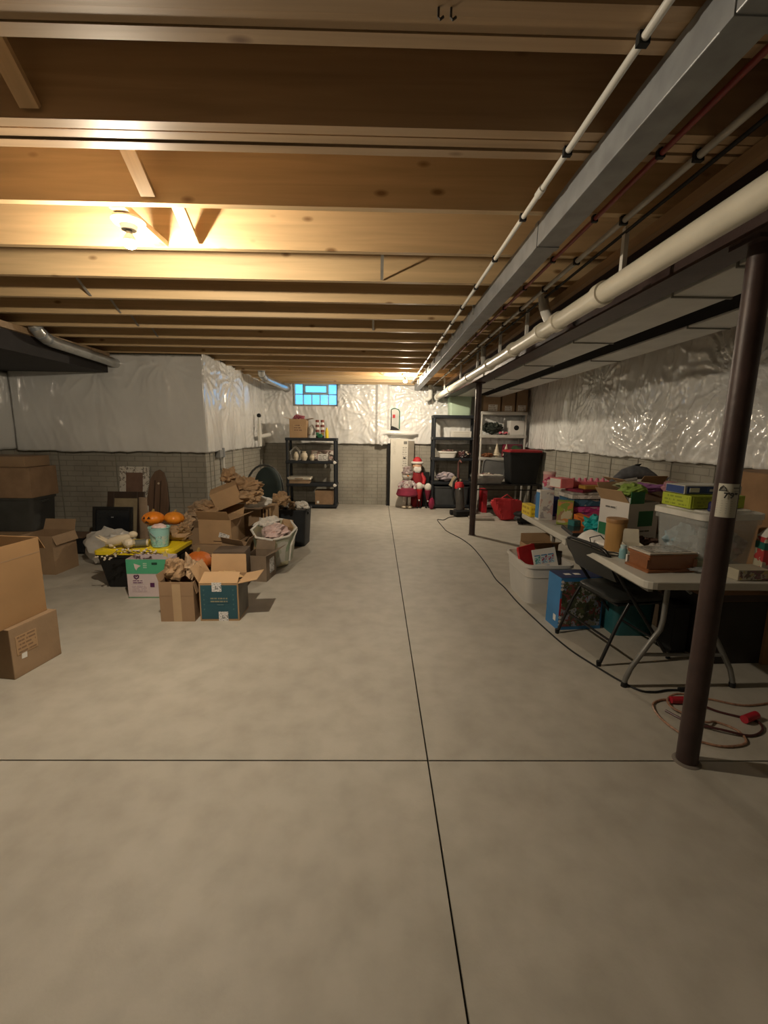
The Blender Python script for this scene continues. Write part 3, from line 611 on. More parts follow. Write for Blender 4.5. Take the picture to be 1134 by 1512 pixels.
t = thing('cardboard_tube', 'upright tan cardboard tube beside the black mirror', 'tube', (-2.93, 5.50, 0), rot=(-.04, .03, 0)); MB().lathe([(.048, 0), (.048, .68), (.040, .68), (.040, .01)], n=20).build('tube_wall', mat('tube_tan', (.30, .22, .15), .7), t, SM)
MB().lathe([(.049, .02), (.0492, .06), (.048, .06)], n=20).build('end_band', CARD2, t, SM)
# ------------------------------------------------------------------ yellow lidded tote and what it carries
t = tote('black storage tote with bright yellow lid on the floor', (-2.31, 4.37, 0), .02, .72, .47, .335, BLACKP, YEL, .84)
for x in (-.18, .18): MB().b2((x-.10, -.16, .046), (x+.10, .16, .052)).build('lid_panel', YEL, t, loc=(0, 0, .3355), bevel=.002)
LZ = .392
t = thing('rabbit_figurine', 'cream ceramic rabbit figurine lying on the yellow lid', 'figurine', (-2.47, 4.19, LZ), .1)
b = MB().tube([(-.12, 0, .045), (-.06, 0, .055), (0, 0, .07), (.07, 0, .09), (.12, 0, .105)], [.02, .042, .05, .042, .03], 14); b.build('body', CREAM, t, SM)
MB().ell((.135, 0, .125), (.042, .03, .032)).build('head', CREAM, t, SM)
for s in (-1, 1): MB().tube([(-.10, s*.016, .06), (-.15, s*.022, .09), (-.19, s*.028, .115)], [.014, .012, .004], 8).build('ear', CREAM, t, SM)
for s in (-1, 1): MB().tube([(.06, s*.03, .07), (.075, s*.035, .03), (.09, s*.035, .006)], [.022, .016, .012], 8).build('front_leg', CREAM, t, SM)
MB().ell((-.06, 0, .028), (.03, .045, .028)).build('haunch', CREAM, t, SM)
o = MB().crumple((0, 0, 0), (.055, .05, .045), 4, 2, .2).build('wool_ball', CREAM, None, SM, loc=(-2.36, 4.17, LZ+.048)); tag(o, 'cream woolly ball beside the rabbit figurine', 'ornament')
t = thing('glass_jar', 'small grey jar lying on the yellow lid beside the aqua bucket', 'jar', (-2.27, 4.22, LZ+.038), .3); MB().cyl((-.055, 0, 0), (.045, 0, 0), .036, .036, 18).build('jar_body', mat('jar_grey', (.16, .17, .15), .25), t, SM)
MB().cyl((.045, 0, 0), (.062, 0, 0), .032, .032, 18).build('cream_cap', CREAM, t, SM); MB().cyl((.0622, 0, 0), (.066, 0, 0), .018, .018, 14).build('cap_disc', YEL, t, SM)
t = thing('bucket', 'aqua metal bucket with floral band on the yellow lid', 'bucket', (-2.115, 4.27, LZ)); MB().lathe([(.074, 0), (.096, .18), (.101, .182), (.101, .19), (.093, .19), (.070, .006)], n=26).build('pail', mat('aqua_enamel', (.36, .68, .66), .35, var=.06), t, SM)
MB().lathe([(.0765, .012), (.0885, .110), (.0870, .110), (.0755, .012)], n=26).build('floral_band', AQUA, t, SM)
MB().tube([(-.098, 0, .17), (-.07, -.075, .165), (-.02, -.105, .13), (.01, -.10, .10)], .0035, 6).build('bail_handle', GALV, t, SM); MB().crumple((0, .0, .185), (.07, .07, .035), 9, 1, .2).build('tissue_filling', PINKP, t, SM)
def pumpkin(label, loc, r, sq, m, face=False, rot=None):
    t = thing('pumpkin', label, 'pumpkin', loc, rot=rot or (0, 0, 0)); b = MB(); nu, nv = 40, 12; vs = []
    for i in range(nv+1):
        a = math.pi*i/nv
        for k in range(nu):
            p = 2*math.pi*k/nu; q = max(.04, math.sin(a))*(1+.06*abs(math.cos(p*5))-.03); vs.append((r*q*math.cos(p), r*q*math.sin(p), r*sq*(1-math.cos(a)*(1 - .10*math.sin(a)))))
    b.add(vs, [(i*nu+k, i*nu+(k+1) % nu, (i+1)*nu+(k+1) % nu, (i+1)*nu+k) for i in range(nv) for k in range(nu)]); b.build('shell', m, t, SM)
    MB().cyl((0, 0, r*sq*1.95), (.01, 0, r*sq*2.3), r*.14, r*.10, 8).build('stalk', mat('stalk_tan', (.35, .24, .08), .8), t)
    if face:
        for x, z, s in ((-.42, 1.25, .16), (.05, 1.3, .16), (-.18, .72, .2)):
            yy = -math.sqrt(max(.01, 1-x*x-((z-1)**2)))*r*1.03; MB().prism([(x*r-s*r, z*r*sq-s*r*.5), (x*r+s*r, z*r*sq-s*r*.5), (x*r, z*r*sq+s*r*.8)], yy-.004, yy+.012, 'xz').build('carved_eye' if z > 1 else 'carved_mouth', DKBR, t)
    return t
t = thing('paper_bag', 'crumpled brown paper bag behind the aqua bucket', 'paper bag', (-2.09, 4.50, LZ)); MB().facet((0, 0, .07), (.23, .085, .085), 13, .2).build('bag_body', KRAFT, t); MB().facet((.13, -.03, .14), (.08, .06, .07), 15, .4).build('bag_mouth', KRAFT, t)
pumpkin('orange plastic pumpkin with carved face on the paper bag', (-2.28, 4.50, .545), .105, .70, ORANGE, True)
pumpkin('plain orange plastic pumpkin lying right of the carved one', (-2.10, 4.555, .545), .098, .70, mat('orange_plain', (.72, .25, .02), .4, var=.15), False, (0, .12, 0))
# green and white printed carton
t = carton('green topped white printed carton before the yellow lidded tote', (-2.055, 3.975, 0), .03, .375, .185, .365, mat('carton_lilac', (.60, .52, .54), .6, var=.05), {'f': (.0001, 5)}, name='printed_box')
MB().b2((-.188, -.0945, .23), (.188, -.0927, .365)).build('green_band', MINT, t); MB().b2((-.188, -.0945, 0), (.188, -.0927, .012)).build('green_base_line', mat('sage_line', (.16, .30, .18), .6), t)
MB().prism([(c*.5, s) for c, s in rr(.10, .022, .0108)], -.0965, -.0946, 'xz').build('hand_slot', mat('slot_dark', (.01, .06, .035), .8), t, loc=(.062, 0, .325))
MB().prism([(-.118, .325), (-.095, .318), (-.058, .305), (-.088, .285), (-.10, .262), (-.112, .285)], -.0965, -.0946, 'xz').build('leaf_emblem', mat('emblem_pink', (.66, .58, .56), .6), t)
for k in range(3): MB().b2((-.038, -.0962, .283+.018*k), (-.006, -.0946, .294+.018*k)).build('print_bar', mat('mint_pale', (.38, .62, .48), .6), t)
PUR = mat('purple_ink', (.10, .02, .10), .6); MB().tube([(-.125, -.0955, .212), (-.112, -.0955, .218), (-.106, -.0955, .205), (-.098, -.0955, .219), (-.084, -.0955, .214), (-.086, -.0955, .196), (-.105, -.0955, .182), (-.122, -.0955, .196)], .005, 6, True).build('heart_emblem', PUR, t, SM)
decal(t, 'lettering', printed('purple_text', (.60, .52, .54), (.10, .02, .10), 2, 10, .40), (-.095, -.094, .155), .10, .036); decal(t, 'small_print', printed('mauve_text', (.60, .52, .54), (.40, .31, .38), 5, 12, .45), (-.085, -.094, .09), .15, .06)
MB().b2((.012, -.0956, .105), (.05, -.0946, .145)).build('dark_square', PUR, t); 
# berry branch
t = thing('berry_branch', 'branch of white berries draped over the green topped carton', 'branch', (-2.08, 3.99, .37)); random.seed(3)
TW = mat('twig', (.10, .06, .035), .8); BER = mat('cream_berry', (.70, .62, .50), .5)
for k in range(9):
    x0 = .14-.04*k; pts = [(x0, .0, .012), (x0-.06, -.03+.02*(k % 3), .03+.012*(k % 2)), (x0-.13, -.05+.03*(k % 3), .02+.02*((k+1) % 3))]
    if k > 5: pts.append((x0-.20, -.05, -.005)); pts.append((x0-.24, -.06, -.02))
    tw = MB().tube(pts, .003, 5).build('twig', TW, t, SM)
    for p in pts[1:]:
        for q in range(2): MB().ell((p[0]+random.uniform(-.03, .03), p[1]-.012, p[2]+random.uniform(-.006, .025)), (.010, .009, .008), 8, 6).build('berry', BER, tw, SM)
st = []
for k in range(10):
    a = math.pi/2+k*math.pi/5; rr_ = .036 if k % 2 == 0 else .016; st.append((rr_*math.cos(a), rr_*math.sin(a)))
MB().prism(st, -.006, .006, 'xz').build('star_ornament', mat('pale_gold', (.72, .60, .20), .4), t, loc=(.165, -.045, .028), rot=(.1, .1, 0))
# kraft carton, dark teal carton
t = carton('small brown open carton stuffed with crumpled kraft paper', (-1.578, 3.50, 0), .02, .268, .25, .328, mat('cardboard_cool', (.34, .225, .135), .8, var=.1), {'r': (.10, 168), 'b': (.10, 15), 'l': (.06, 20)}, tape=.065, seam=.215)
crumpled('stiff kraft paper sheet rising left in the small brown carton', (-1.645, 3.50, .375), (.075, .10, .115), 31, KRAFT, sub=3, amp=.45); crumpled('crumpled kraft paper rising right in the small brown carton', (-1.505, 3.55, .375), (.06, .075, .095), 33, mat('kraft_light', (.42, .30, .19), .75, var=.25), sub=3, amp=.5)
t = carton('dark teal printed carton with open tan flaps', (-1.252, 3.535, 0), .03, .308, .285, .315, CARD, {'f': (.125, -62), 'b': (.16, 8), 'l': (.14, 28), 'r': (.15, 78)}, name='printed_box', inside=CARDIN)
MB().b2((-.143, -.1445, .018), (.143, -.1427, .300)).build('teal_panel', TEALB, t); MB().b2((.1542, -.135, .015), (.1556, .135, .305)).build('side_panel', mat('grey_side', (.15, .135, .11), .7), t)
GOLD = printed('gold_text', (.022, .09, .125), (.26, .25, .17), 2, 16, .40); decal(t, 'lettering', GOLD, (0, -.1455, .178), .155, .05); decal(t, 'small_lettering', printed('teal_text', (.022, .09, .125), (.10, .17, .19), 1, 8, .4), (.01, -.1455, .138), .06, .018)
STK = patches('sticker_print', [(.74, .74, .74), (.74, .74, .74), (.70, .7, .72), (.03, .05, .06)], 60, .5)
decal(t, 'shipping_sticker', STK, (-.015, -.1456, .285), .075, .075); decal(t, 'shipping_sticker', STK, (.03, -.1456, .04), .075, .078)
for x in (-.118, .112):
    for k in range(5): MB().box((x, -.145, .10+.04*k), (.010, .001, .012), (0, .5, 0)).build('star_mark', mat('teal_star', (.07, .16, .18), .6), t)
crumpled('tan paper padding inside the dark teal carton', (-1.25, 3.59, .30), (.12, .07, .055), 35, mat('tan_padding', (.52, .35, .17), .75, var=.2), sub=3, amp=.4)
# basket with pumpkin, pile
t = thing('wicker_basket', 'dark wicker basket behind the small brown carton', 'basket', (-1.66, 4.06, 0)); 
for k in range(9): MB().tube([((.115+.0045*k)*math.cos(a), (.115+.0045*k)*math.sin(a), .014+.026*k) for a in [2*math.pi*i/24 for i in range(24)]], .0145, 6, True).build('woven_ring', DKBR, t, SM)
MB().lathe([(.002, 0), (.11, 0), (.11, .012), (.002, .012)], n=20).build('basket_base', DKBR, t)
MB().tube([(-.15, 0, .23), (-.13, 0, .33), (0, .06, .365), (.13, 0, .34), (.15, 0, .24)], .008, 6).build('hoop_handle', DKBR, t, SM)
pumpkin('orange pumpkin resting in the dark wicker basket', (-1.66, 4.05, .20), .125, .80, mat('pumpkin_rust', (.50, .125, .015), .5, var=.25), False)
carton('dark low carton behind the dark teal carton', (-1.42, 4.28, 0), .06, .30, .24, .36, mat('cardboard_dark', (.13, .095, .07), .8), None)
t = carton('grey brown carton with white sticker right of dark teal carton', (-1.20, 4.50, 0), -.12, .22, .28, .27, mat('cardboard_grey', (.23, .175, .125), .8), {'r': (.13, 62), 'b': (.1, 20)}); decal(t, 'shipping_sticker', STK, (.1112, .02, .14), .13, .15, 'right')
carton('big brown carton at the bottom of the paper pile', (-1.72, 4.88, 0), .05, .50, .44, .30, CARD2)
t = carton('brown carton with white barcode label amid the paper pile', (-1.71, 4.86, .308), -.10, .36, .36, .27, CARD, {'f': (.12, 35), 'r': (.12, 70), 'b': (.12, 30)}); decal(t, 'barcode_label', printed('barcode', (.70, .70, .70), (.06, .06, .07), 3, 20, .5), (.10, -.182, .09), .115, .055, 'front', .30)
MB().b2((-.02, -.1815, .028), (.11, -.1803, .036)).build('hand_slot', DKBR, t)
carton('tan carton lying tilted near the top of the pile', (-1.66, 5.03, .70), 0, .30, .27, .20, CARD, None, rot=(.12, -.38, .25))
carton('dull brown carton at the left foot of the paper pile', (-2.10, 5.18, 0), .1, .30, .36, .42, CARD2, {'f': (.1, 30), 'l': (.1, 50)})
carton('tall brown carton at the back of the pile', (-1.62, 5.52, 0), -.04, .46, .40, .58, CARD2)
t = carton('slotted cardboard crate holding the white foam sheet', (-1.32, 5.50, .0), -.05, .10, .36, .60, CARD); 
for k in range(2): MB().b2((-.03+.045*k, -.1825, .46), (-.012+.045*k, -.1802, .585)).build('slot', DKBR, t)
carton('brown carton leaning open against the pink paper hamper', (-1.50, 4.53, .01), 0, .24, .17, .36, CARD2, {'f': (.10, 40), 'r': (.10, 20)}, rot=(.0, .14, -.12))
for k, (lab, c, r, sd, m) in enumerate((
    ('ragged brown paper peak crowning the pile', (-1.70, 5.12, 1.00), (.10, .09, .085), 41, KRAFT),
    ('crumpled brown paper on the upper right of the pile', (-1.50, 5.13, .90), (.16, .12, .10), 42, KRAFT),
    ('long crumpled brown paper sheet draped on tilted tan carton', (-1.45, 5.05, .78), (.14, .12, .09), 43, mat('kraft_mid', (.40, .27, .155), .75, var=.3)),
    ('loose spiky brown paper at the left of the pile', (-1.98, 5.05, .60), (.20, .13, .10), 44, mat('kraft_grey', (.33, .235, .15), .8, var=.35)),
    ('small tan paper ball left of the barcode carton', (-2.13, 5.0, .475), (.10, .09, .075), 45, mat('kraft_light', (.42, .30, .19), .75, var=.25)),
    ('brown paper wad under the tilted tan carton', (-1.85, 4.93, .66), (.12, .10, .075), 46, KRAFT),
    ('brown paper roll right of the white foam sheet', (-1.19, 5.48, .70), (.12, .09, .07), 47, mat('kraft_mid', (.40, .27, .155), .75, var=.3)))):
    crumpled(lab, c, r, sd, m, sub=4, amp=.85, freq=3.0)
o = MB().crumple((0, 0, 0), (.20, .13, .075), 52, 4, .28, 1.5).build('foam_sheet', mat('white_foam', (.76, .75, .71), .6, var=.04), None, SM, loc=(-1.46, 5.30, .68)); tag(o, 'folded white foam sheet on top of the slotted crate', 'foam sheet')
# hamper
t = thing('laundry_hamper', 'pop-up hamper with white rim full of pink paper', 'hamper', (-1.17, 5.02, .06), -.2, rot=(.24, .10, -.2))
HC = patches('hamper_cloth', [(.45, .48, .40), (.60, .58, .40), (.30, .40, .28), (.55, .50, .42), (.60, .60, .56)], 9, .5)
oct_ = [(math.cos(math.pi/8+k*math.pi/4), math.sin(math.pi/8+k*math.pi/4)) for k in range(8)]
loft([[(x*.20, y*.22, .0) for x, y in oct_], [(x*.24, y*.27, .38) for x, y in oct_], [(x*.232, y*.262, .38) for x, y in oct_], [(x*.19, y*.21, .01) for x, y in oct_]]).build('cloth_wall', HC, t)
MB().tube([(x*.243, y*.273, .382) for x, y in oct_], .013, 8, True).build('white_rim', WHITE, t, SM)
MB().tube([(.232, .10, .37), (.238, -.09, .26), (.215, -.09, .06)], .011, 8).build('white_rib', WHITE, t, SM)
crumpled('crumpled pale pink tissue paper filling the hamper', (-1.15, 4.96, .375), (.16, .17, .10), 61, PINKP, sub=4, amp=.5, freq=3.2); crumpled('crumpled white tissue behind the pink tissue in hamper', (-1.25, 5.14, .46), (.12, .09, .07), 62, PAPER, sub=3, amp=.55, freq=3)
carton('tan carton lid sticking out of the hamper', (-1.06, 5.12, .36), 0, .12, .14, .12, CARD, None, rot=(.5, .2, .4))
# dark tote with white flower
t = tote('black tote topped with scraps and a white flower', (-1.13, 5.98, 0), -.08, .42, .40, .50, CHARC, None, .88)
MB().b2((-.19, -.18, .40), (.19, .18, .46)).build('packed_scraps', patches('scrap_cloth', [(.03, .03, .035), (.12, .10, .07), (.05, .045, .04), (.25, .23, .20)], 16, .8), t)
t = thing('flower', 'white cloth flower lying on the black tote', 'flower', (-1.00, 5.90, .53)); random.seed(5)
for k in range(9):
    a = 2*math.pi*k/9; MB().crumple((.05*math.cos(a), .04*math.sin(a), .02*(k % 3)), (.045, .035, .03), 70+k, 1, .3).build('petal', mat('petal_white', (.78, .76, .72), .6), t, SM)
t = thing('flower', 'small white cloth flower at the right edge of the black tote', 'flower', (-.93, 5.84, .515))
for k in range(5): MB().crumple((.022*math.cos(1.26*k), .02*math.sin(1.26*k), .012), (.024, .02, .018), 80+k, 1, .3).build('petal', mat('petal_white', (.78, .76, .72), .6), t, SM)
crumpled('dark scraps of cloth heaped on the black tote', (-1.22, 5.98, .50), (.14, .13, .06), 63, patches('scrap_cloth', [(.03, .03, .035)], 16, .8), 'cloth_scraps', 'cloth', amp=.5)
slab_box('tan photo card standing among scraps on the black tote', (-1.13, 5.86, .50), .2, .075, .01, .10, CARD, 'photo_card', 'card', face=patches('card_print', [(.30, .2, .12), (.42, .32, .22), (.15, .1, .07)], 40), rot=(-.2, .15, .2))
# dark rounded chair
t = thing('papasan_chair', 'dark green round backed chair behind the brown paper pile', 'chair', (-1.62, 6.62, 0), .2)
MB().ell((0, .02, .70), (.20, .09, .30), 20, 14).build('back_cushion', DKGREEN, t, SM); MB().ell((.02, -.14, .47), (.22, .20, .09), 20, 10).build('seat_cushion', DKGREEN, t, SM)
MB().tube([(.27*math.cos(a)-.05, .10, .62+.40*math.sin(a)) for a in [math.pi*k/14*1.0 for k in range(15)]], .016, 8).build('hoop_rail', mat('hoop_grey', (.07, .075, .075), .5), t, SM)
for x in (-.18, .18):
    for y in (-.26, .12): MB().cyl((x*.9, y, .42), (x*1.1, y*1.1, 0), .015).build('leg', BLACKM, t, SM)
MB().tube([(.27*math.cos(a)-.05, .02, .50+.06*math.sin(a)) for a in [2*math.pi*k/18 for k in range(18)]], .012, 6, True).build('seat_ring', BLACKM, t, SM)

# ------------------------------------------------------------------ racks on the far wall
def rack(label, xa, xb, ya, yb, zs, pm, post=.055, th=.055, name='shelf_rack'):
    cx, cy = (xa+xb)/2, (ya+yb)/2; t = thing(name, label, 'shelving', (cx, cy, 0)); w2, d2 = (xb-xa)/2, (yb-ya)/2
    for z in zs:
        s = MB().b2((-w2, -d2, z-th), (w2, d2, z)).build('shelf', pm, t, bevel=.006)
        MB().b2((-w2+.03, -d2-.004, z-th*.72), (w2-.03, -d2+.001, z-th*.3)).build('front_groove', pm, s)
    prev = 0
    for i, z in enumerate(sorted(zs)):
        if z-th > prev+.02:
            for x in (-w2+post*.6, w2-post*.6):
                for y in (-d2+post*.6, d2-post*.6): MB().cyl((x, y, prev), (x, y, z-th), post/2, post/2, 12).build('post', pm, t, SM)
        prev = z
    return t
t = rack('black plastic four tier rack left under the glass block window', -1.81, -.80, 8.86, 9.30, [.075, .50, .955, 1.405], CHARC)
for z in (.93, .475): MB().crumple((.47, -.235, z), (.035, .008, .03), 5, 1, .4).build('white_tag', PAPER, t)
rack('black plastic five tier rack behind the distant steel column', 1.12, 2.0, 9.04, 9.42, [.075, .55, 1.04, 1.455, 1.89], CHARC)
rack('white metal rack in the far right corner', 2.06, 2.99, 8.98, 9.40, [.10, .60, 1.065, 1.515, 1.97], mat('rack_white', (.55, .54, .50), .5, var=.06), .04, .06)
# left rack contents
t = carton('brown printed carton on top of the black rack by the window', (-1.56, 9.06, 1.408), 0, .33, .30, .36, CARD, {'l': (.12, 75), 'r': (.12, 80)}); decal(t, 'lettering', printed('carton_text', (.40, .262, .142), (.16, .09, .05), 3, 8, .46), (0, -.1515, .19), .18, .14)
crumpled('pink fabric flowers spilling out of the top rack carton', (-1.56, 9.05, 1.79), (.12, .10, .055), 91, mat('rose_cloth', (.50, .16, .20), .7, var=.4, scale=30), 'fabric_flowers', 'flowers', sub=3, amp=.6, freq=4)
crumpled('translucent plastic bag beside the carton on top rack shelf', (-1.32, 9.10, 1.53), (.07, .09, .13), 92, mat('bag_pale', (.55, .55, .52), .3, alpha=.8), 'plastic_bag', 'plastic bag', amp=.3, smooth=SM)
def blocks(label, x, cols):
    t = thing('nutcracker', label, 'ornament', (x, 9.02, 1.406))
    z = 0
    for i, (h, w_, m) in enumerate(cols): MB().lathe([(.002, 0), (w_/2, .002), (w_/2*.94, h-.004), (.002, h-.002)], (0, 0, z), 12).build('painted_ring', m, t, SM); z += h
RB = mat('red_brown_paint', (.22, .05, .035), .5)
blocks('left painted nutcracker figure on top of black rack', -1.19, [(.05, .07, BLACKP), (.06, .065, GREEN), (.055, .08, RB), (.045, .07, WHITE), (.05, .08, RB), (.045, .06, WHITE), (.05, .075, RB)])
blocks('right painted nutcracker figure on top of black rack', -1.09, [(.05, .07, BLACKP), (.06, .065, mat('gold_paint', (.42, .25, .06), .4)), (.055, .08, RB), (.045, .07, WHITE), (.05, .085, RB), (.045, .06, WHITE), (.05, .075, RB)])
t = thing('bottle', 'yellow plastic bottle at the right end of rack top', 'bottle', (-1.0, 8.99, 1.406)); MB().lathe([(.002, 0), (.034, 0), (.035, .13), (.02, .17), (.012, .18), (.002, .18)], n=14).build('bottle_body', YEL, t, SM); MB().cyl((0, 0, .18), (0, 0, .205), .014).build('cap', YEL, t, SM)
slab_box('small white card box in front of the nutcrackers', (-1.27, 8.93, 1.406), 0, .11, .07, .05, WHITE, 'small_box', 'box', face=printed('small_text', (.7, .7, .66), (.3, .3, .3), 3, 8)); crumpled('small dark green holly sprig by the nutcrackers', (-1.13, 8.93, 1.445), (.05, .035, .04), 93, GREEN, 'holly_sprig', 'ornament', 2, .6, 5)
def vase(label, x, z, r, h, m=CREAM, y=9.0):
    t = thing('vase', label, 'vase', (x, y, z)); MB().lathe([(.002, 0), (r*.6, 0), (r, h*.4), (r*.9, h*.7), (r*.5, h*.88), (r*.62, h), (r*.5, h), (r*.4, h*.88)], n=18).build('vase_body', m, t, SM); MB().lathe([(r*1.0, h*.36), (r*1.03, h*.42), (r*1.0, h*.48)], n=18).build('band', m, t, SM)
vase('cream vase left on the second rack shelf', -1.62, .957, .05, .17); vase('stout cream jar in the middle of second rack shelf', -1.46, .957, .07, .18); vase('small cream pot right of the stout jar', -1.30, .957, .055, .12)
t = thing('wire_lantern', 'white wire house lantern at left of second rack shelf', 'lantern', (-1.66, 9.14, .957))
for x in (-.09, .09):
    for y in (-.07, .07): MB().cyl((x, y, 0), (x, y, .17), .006).build('corner_wire', WHITE, t); 
for y in (-.07, .07): MB().tube([(-.10, y, .165), (0, y, .27), (.10, y, .165)], .007, 6).build('roof_wire', WHITE, t)
MB().b2((-.1, -.08, 0), (.1, .08, .012)).build('floor_plate', WHITE, t)
slab_box('long pink and white printed box at back of second rack shelf', (-1.10, 9.18, .957), 0, .46, .12, .20, mat('dusty_pink', (.48, .35, .32), .6), 'printed_box', 'box', face=patches('pink_white_print', [(.70, .66, .60), (.48, .33, .30), (.7, .68, .64), (.15, .10, .08)], 16))
slab_box('white lettered box at front of second rack shelf', (-1.08, 8.98, .957), 0, .20, .10, .13, WHITE, 'printed_box', 'box', face=printed('bold_text', (.70, .69, .65), (.12, .11, .10), 4, 9, .45))
t = thing('wreath', 'small grey wreath at the right of second rack shelf', 'wreath', (-.915, 8.93, 1.025), rot=(math.pi/2-.2, 0, 0)); MB().tube([(.05*math.cos(a), .05*math.sin(a), 0) for a in [2*math.pi*k/20 for k in range(20)]], .014, 8, True).build('twig_ring', mat('twig_grey', (.22, .20, .17), .8, bump=.5), t, SM); MB().crumple((0, -.05, 0), (.02, .015, .015), 3, 1).build('bow', WHITE, t)
slab_box('white tray with wooden box on the third rack shelf', (-1.55, 9.02, .502), 0, .40, .26, .075, mat('tan_box', (.38, .26, .16), .6), 'wooden_tray', 'tray')
t = thing('serving_tray', 'cream serving tray covering the wooden box on third shelf', 'tray', (-1.55, 9.02, .580)); loft([ring(.46, .30, .02, 0), ring(.48, .32, .02, .03), ring(.48, .32, .02, .05), ring(.45, .29, .02, .05), ring(.44, .28, .02, .02)]).build('tray_shell', mat('tray_cream', (.68, .64, .55), .5), t, SM); MB().b2((-.08, -.165, .015), (.08, -.155, .03)).build('grip', CARD2, t)
t = carton('brown carton with white dot sticker on lowest rack shelf', (-1.06, 9.04, .078), 0, .36, .30, .28, mat('cardboard_shade', (.30, .195, .115), .8)); decal(t, 'dot_sticker', PAPER, (-.12, -.1512, .05), .045, .05)
# ------------------------------------------------------------------ tall carton and holiday figures
t = carton('tall white appliance carton standing against far wall', (.46, 9.34, 0), 0, .36, .17, 1.40, mat('carton_white', (.66, .64, .57), .6, var=.05), None, name='tall_carton')
decal(t, 'lettering', printed('side_text', (.66, .64, .57), (.36, .34, .28), 14, 5, .5), (-.10, -.0862, 1.22), .06, .26); decal(t, 'spec_label', printed('spec_text', (.62, .60, .54), (.25, .24, .2), 10, 6, .5), (.11, -.0862, 1.02), .10, .46)
MB().b2((.085, -.0878, 1.0), (.135, -.0868, 1.03)).build('arrow_mark', BLACKP, t); MB().b2((.09, -.0878, 1.30), (.16, -.0868, 1.36)).build('warning_mark', mat('mark_grey', (.2, .2, .18), .6), t)
carton('grey brown tall carton behind the white appliance carton', (.71, 9.385, 0), 0, .13, .12, 1.36, mat('card_greyish', (.27, .245, .20), .8), name='tall_carton')
t = thing('metal_post', 'black metal post between far wall seam and tall carton', 'post', (.245, 9.40, 0)); MB().b2((-.028, -.03, .012), (.028, .03, 1.31)).build('shaft', BLACKM, t, bevel=.004); MB().b2((-.04, -.045, 0), (.04, .045, .012)).build('foot_plate', BLACKM, t)
FELT = mat('white_felt', (.70, .67, .62), .9, var=.06, sheen=.3)
t = thing('snowman_doll', 'standing snowman doll in plaid coat and maroon skirt', 'doll', (.625, 9.05, 0))
MB().ell((0, 0, .68), (.115, .10, .105), 18, 12).build('head', FELT, t, SM); MB().cyl((.0, -.10, .68), (.02, -.16, .67), .014, .003, 8).build('carrot_nose', ORANGE, t, SM)
for x in (-.035, .04): MB().ell((x, -.094, .71), (.009, .006, .011), 8, 6).build('eye', BLACKP, t, SM)
MB().tube([(-.04, -.095, .635), (0, -.102, .622), (.04, -.095, .635)], .004, 5).build('smile', BLACKP, t, SM)
MB().lathe([(.125, .72), (.12, .75), (.098, .76), (.085, .84), (.05, .86), (.002, .865)], n=18).build('plaid_cap', patches('grey_plaid', [(.25, .2, .2), (.4, .35, .34), (.18, .12, .12)], 40), t, SM)
MB().lathe([(.002, .38), (.10, .38), (.115, .48), (.085, .58), (.002, .59)], n=18).build('plaid_coat', patches('coat_plaid', [(.55, .50, .48), (.35, .28, .30), (.6, .55, .52), (.3, .12, .14)], 30), t, SM)
for s in (-1, 1): MB().tube([(s*.09, 0, .55), (s*.16, -.03, .47), (s*.15, -.06, .40)], [.035, .04, .03], 10).build('arm', patches('coat_plaid', [(.5, .5, .5)], 30), t, SM)
MB().lathe([(.09, .43), (.19, .40), (.225, .29), (.20, .26), (.10, .30)], n=24).build('maroon_skirt', MAROON, t, SM)
for s in (-1, 1): MB().cyl((s*.05, 0, .05), (s*.05, 0, .32), .032, .036, 12).build('leg', patches('leg_stripe', [(.6, .57, .52), (.45, .40, .36)], 25), t, SM); MB().ell((s*.055, -.03, .035), (.06, .09, .035), 14, 8).build('boot', CREAM, t, SM)
t = thing('santa_doll', 'bearded doll with red cap and coat behind the snowman', 'doll', (.845, 9.31, 0))
MB().lathe([(.002, 0), (.12, 0), (.13, .10), (.12, .62), (.09, .74), (.002, .76)], n=18).build('red_coat', mat('deep_red_felt', (.28, .015, .02), .8), t, SM); MB().ell((0, -.01, .86), (.10, .095, .11), 16, 10).build('head', SKIN, t, SM)
MB().crumple((0, -.07, .78), (.085, .05, .08), 4, 2, .2).build('beard', FELT, t, SM); MB().tube([(.105*math.cos(a), .10*math.sin(a), .92) for a in [2*math.pi*k/18 for k in range(18)]], .028, 8, True).build('fur_brim', FELT, t, SM)
MB().lathe([(.10, .92), (.09, .98), (.05, 1.03), (.002, 1.045)], n=16).build('red_cap', RED, t, SM); MB().tube([(.09, 0, .70), (.15, -.05, .58), (.13, -.09, .48)], [.04, .045, .035], 10).build('arm', RED, t, SM)
MB().ell((.13, -.09, .44), (.035, .035, .045), 10, 8).build('mitten', FELT, t, SM)
def gnome(label, x, y, top, m):
    t = thing('gnome_doll', label, 'doll', (x, y, 0)); MB().ell((0, 0, top-.08), (.075, .07, .085), 14, 10).build('fleece_body', FELT, t, SM); MB().lathe([(.002, top-.40), (.025, top-.36), (.055, top-.22), (.07, top-.14), (.002, top-.12)], n=14).build('velvet_bag', m, t, SM)
    for s in (-1, 1): MB().cyl((s*.03, 0, .03), (s*.03, 0, top-.30), .010).build('leg', BLACKP, t, SM); MB().ell((s*.03, -.025, .018), (.024, .04, .018), 8, 6).build('shoe', BLACKP, t, SM)
    MB().ell((0, -.06, top-.36), (.018, .018, .018), 8, 6).build('pompom', FELT, t, SM)
gnome('fleece topped red velvet doll beside the snowman doll', .875, 9.07, .53, RED); gnome('fleece topped maroon velvet doll next to black rack', 1.06, 9.10, .51, MAROON)
carton('black carton standing behind the velvet dolls', (1.04, 9.33, 0), 0, .13, .14, .72, BLACKP)
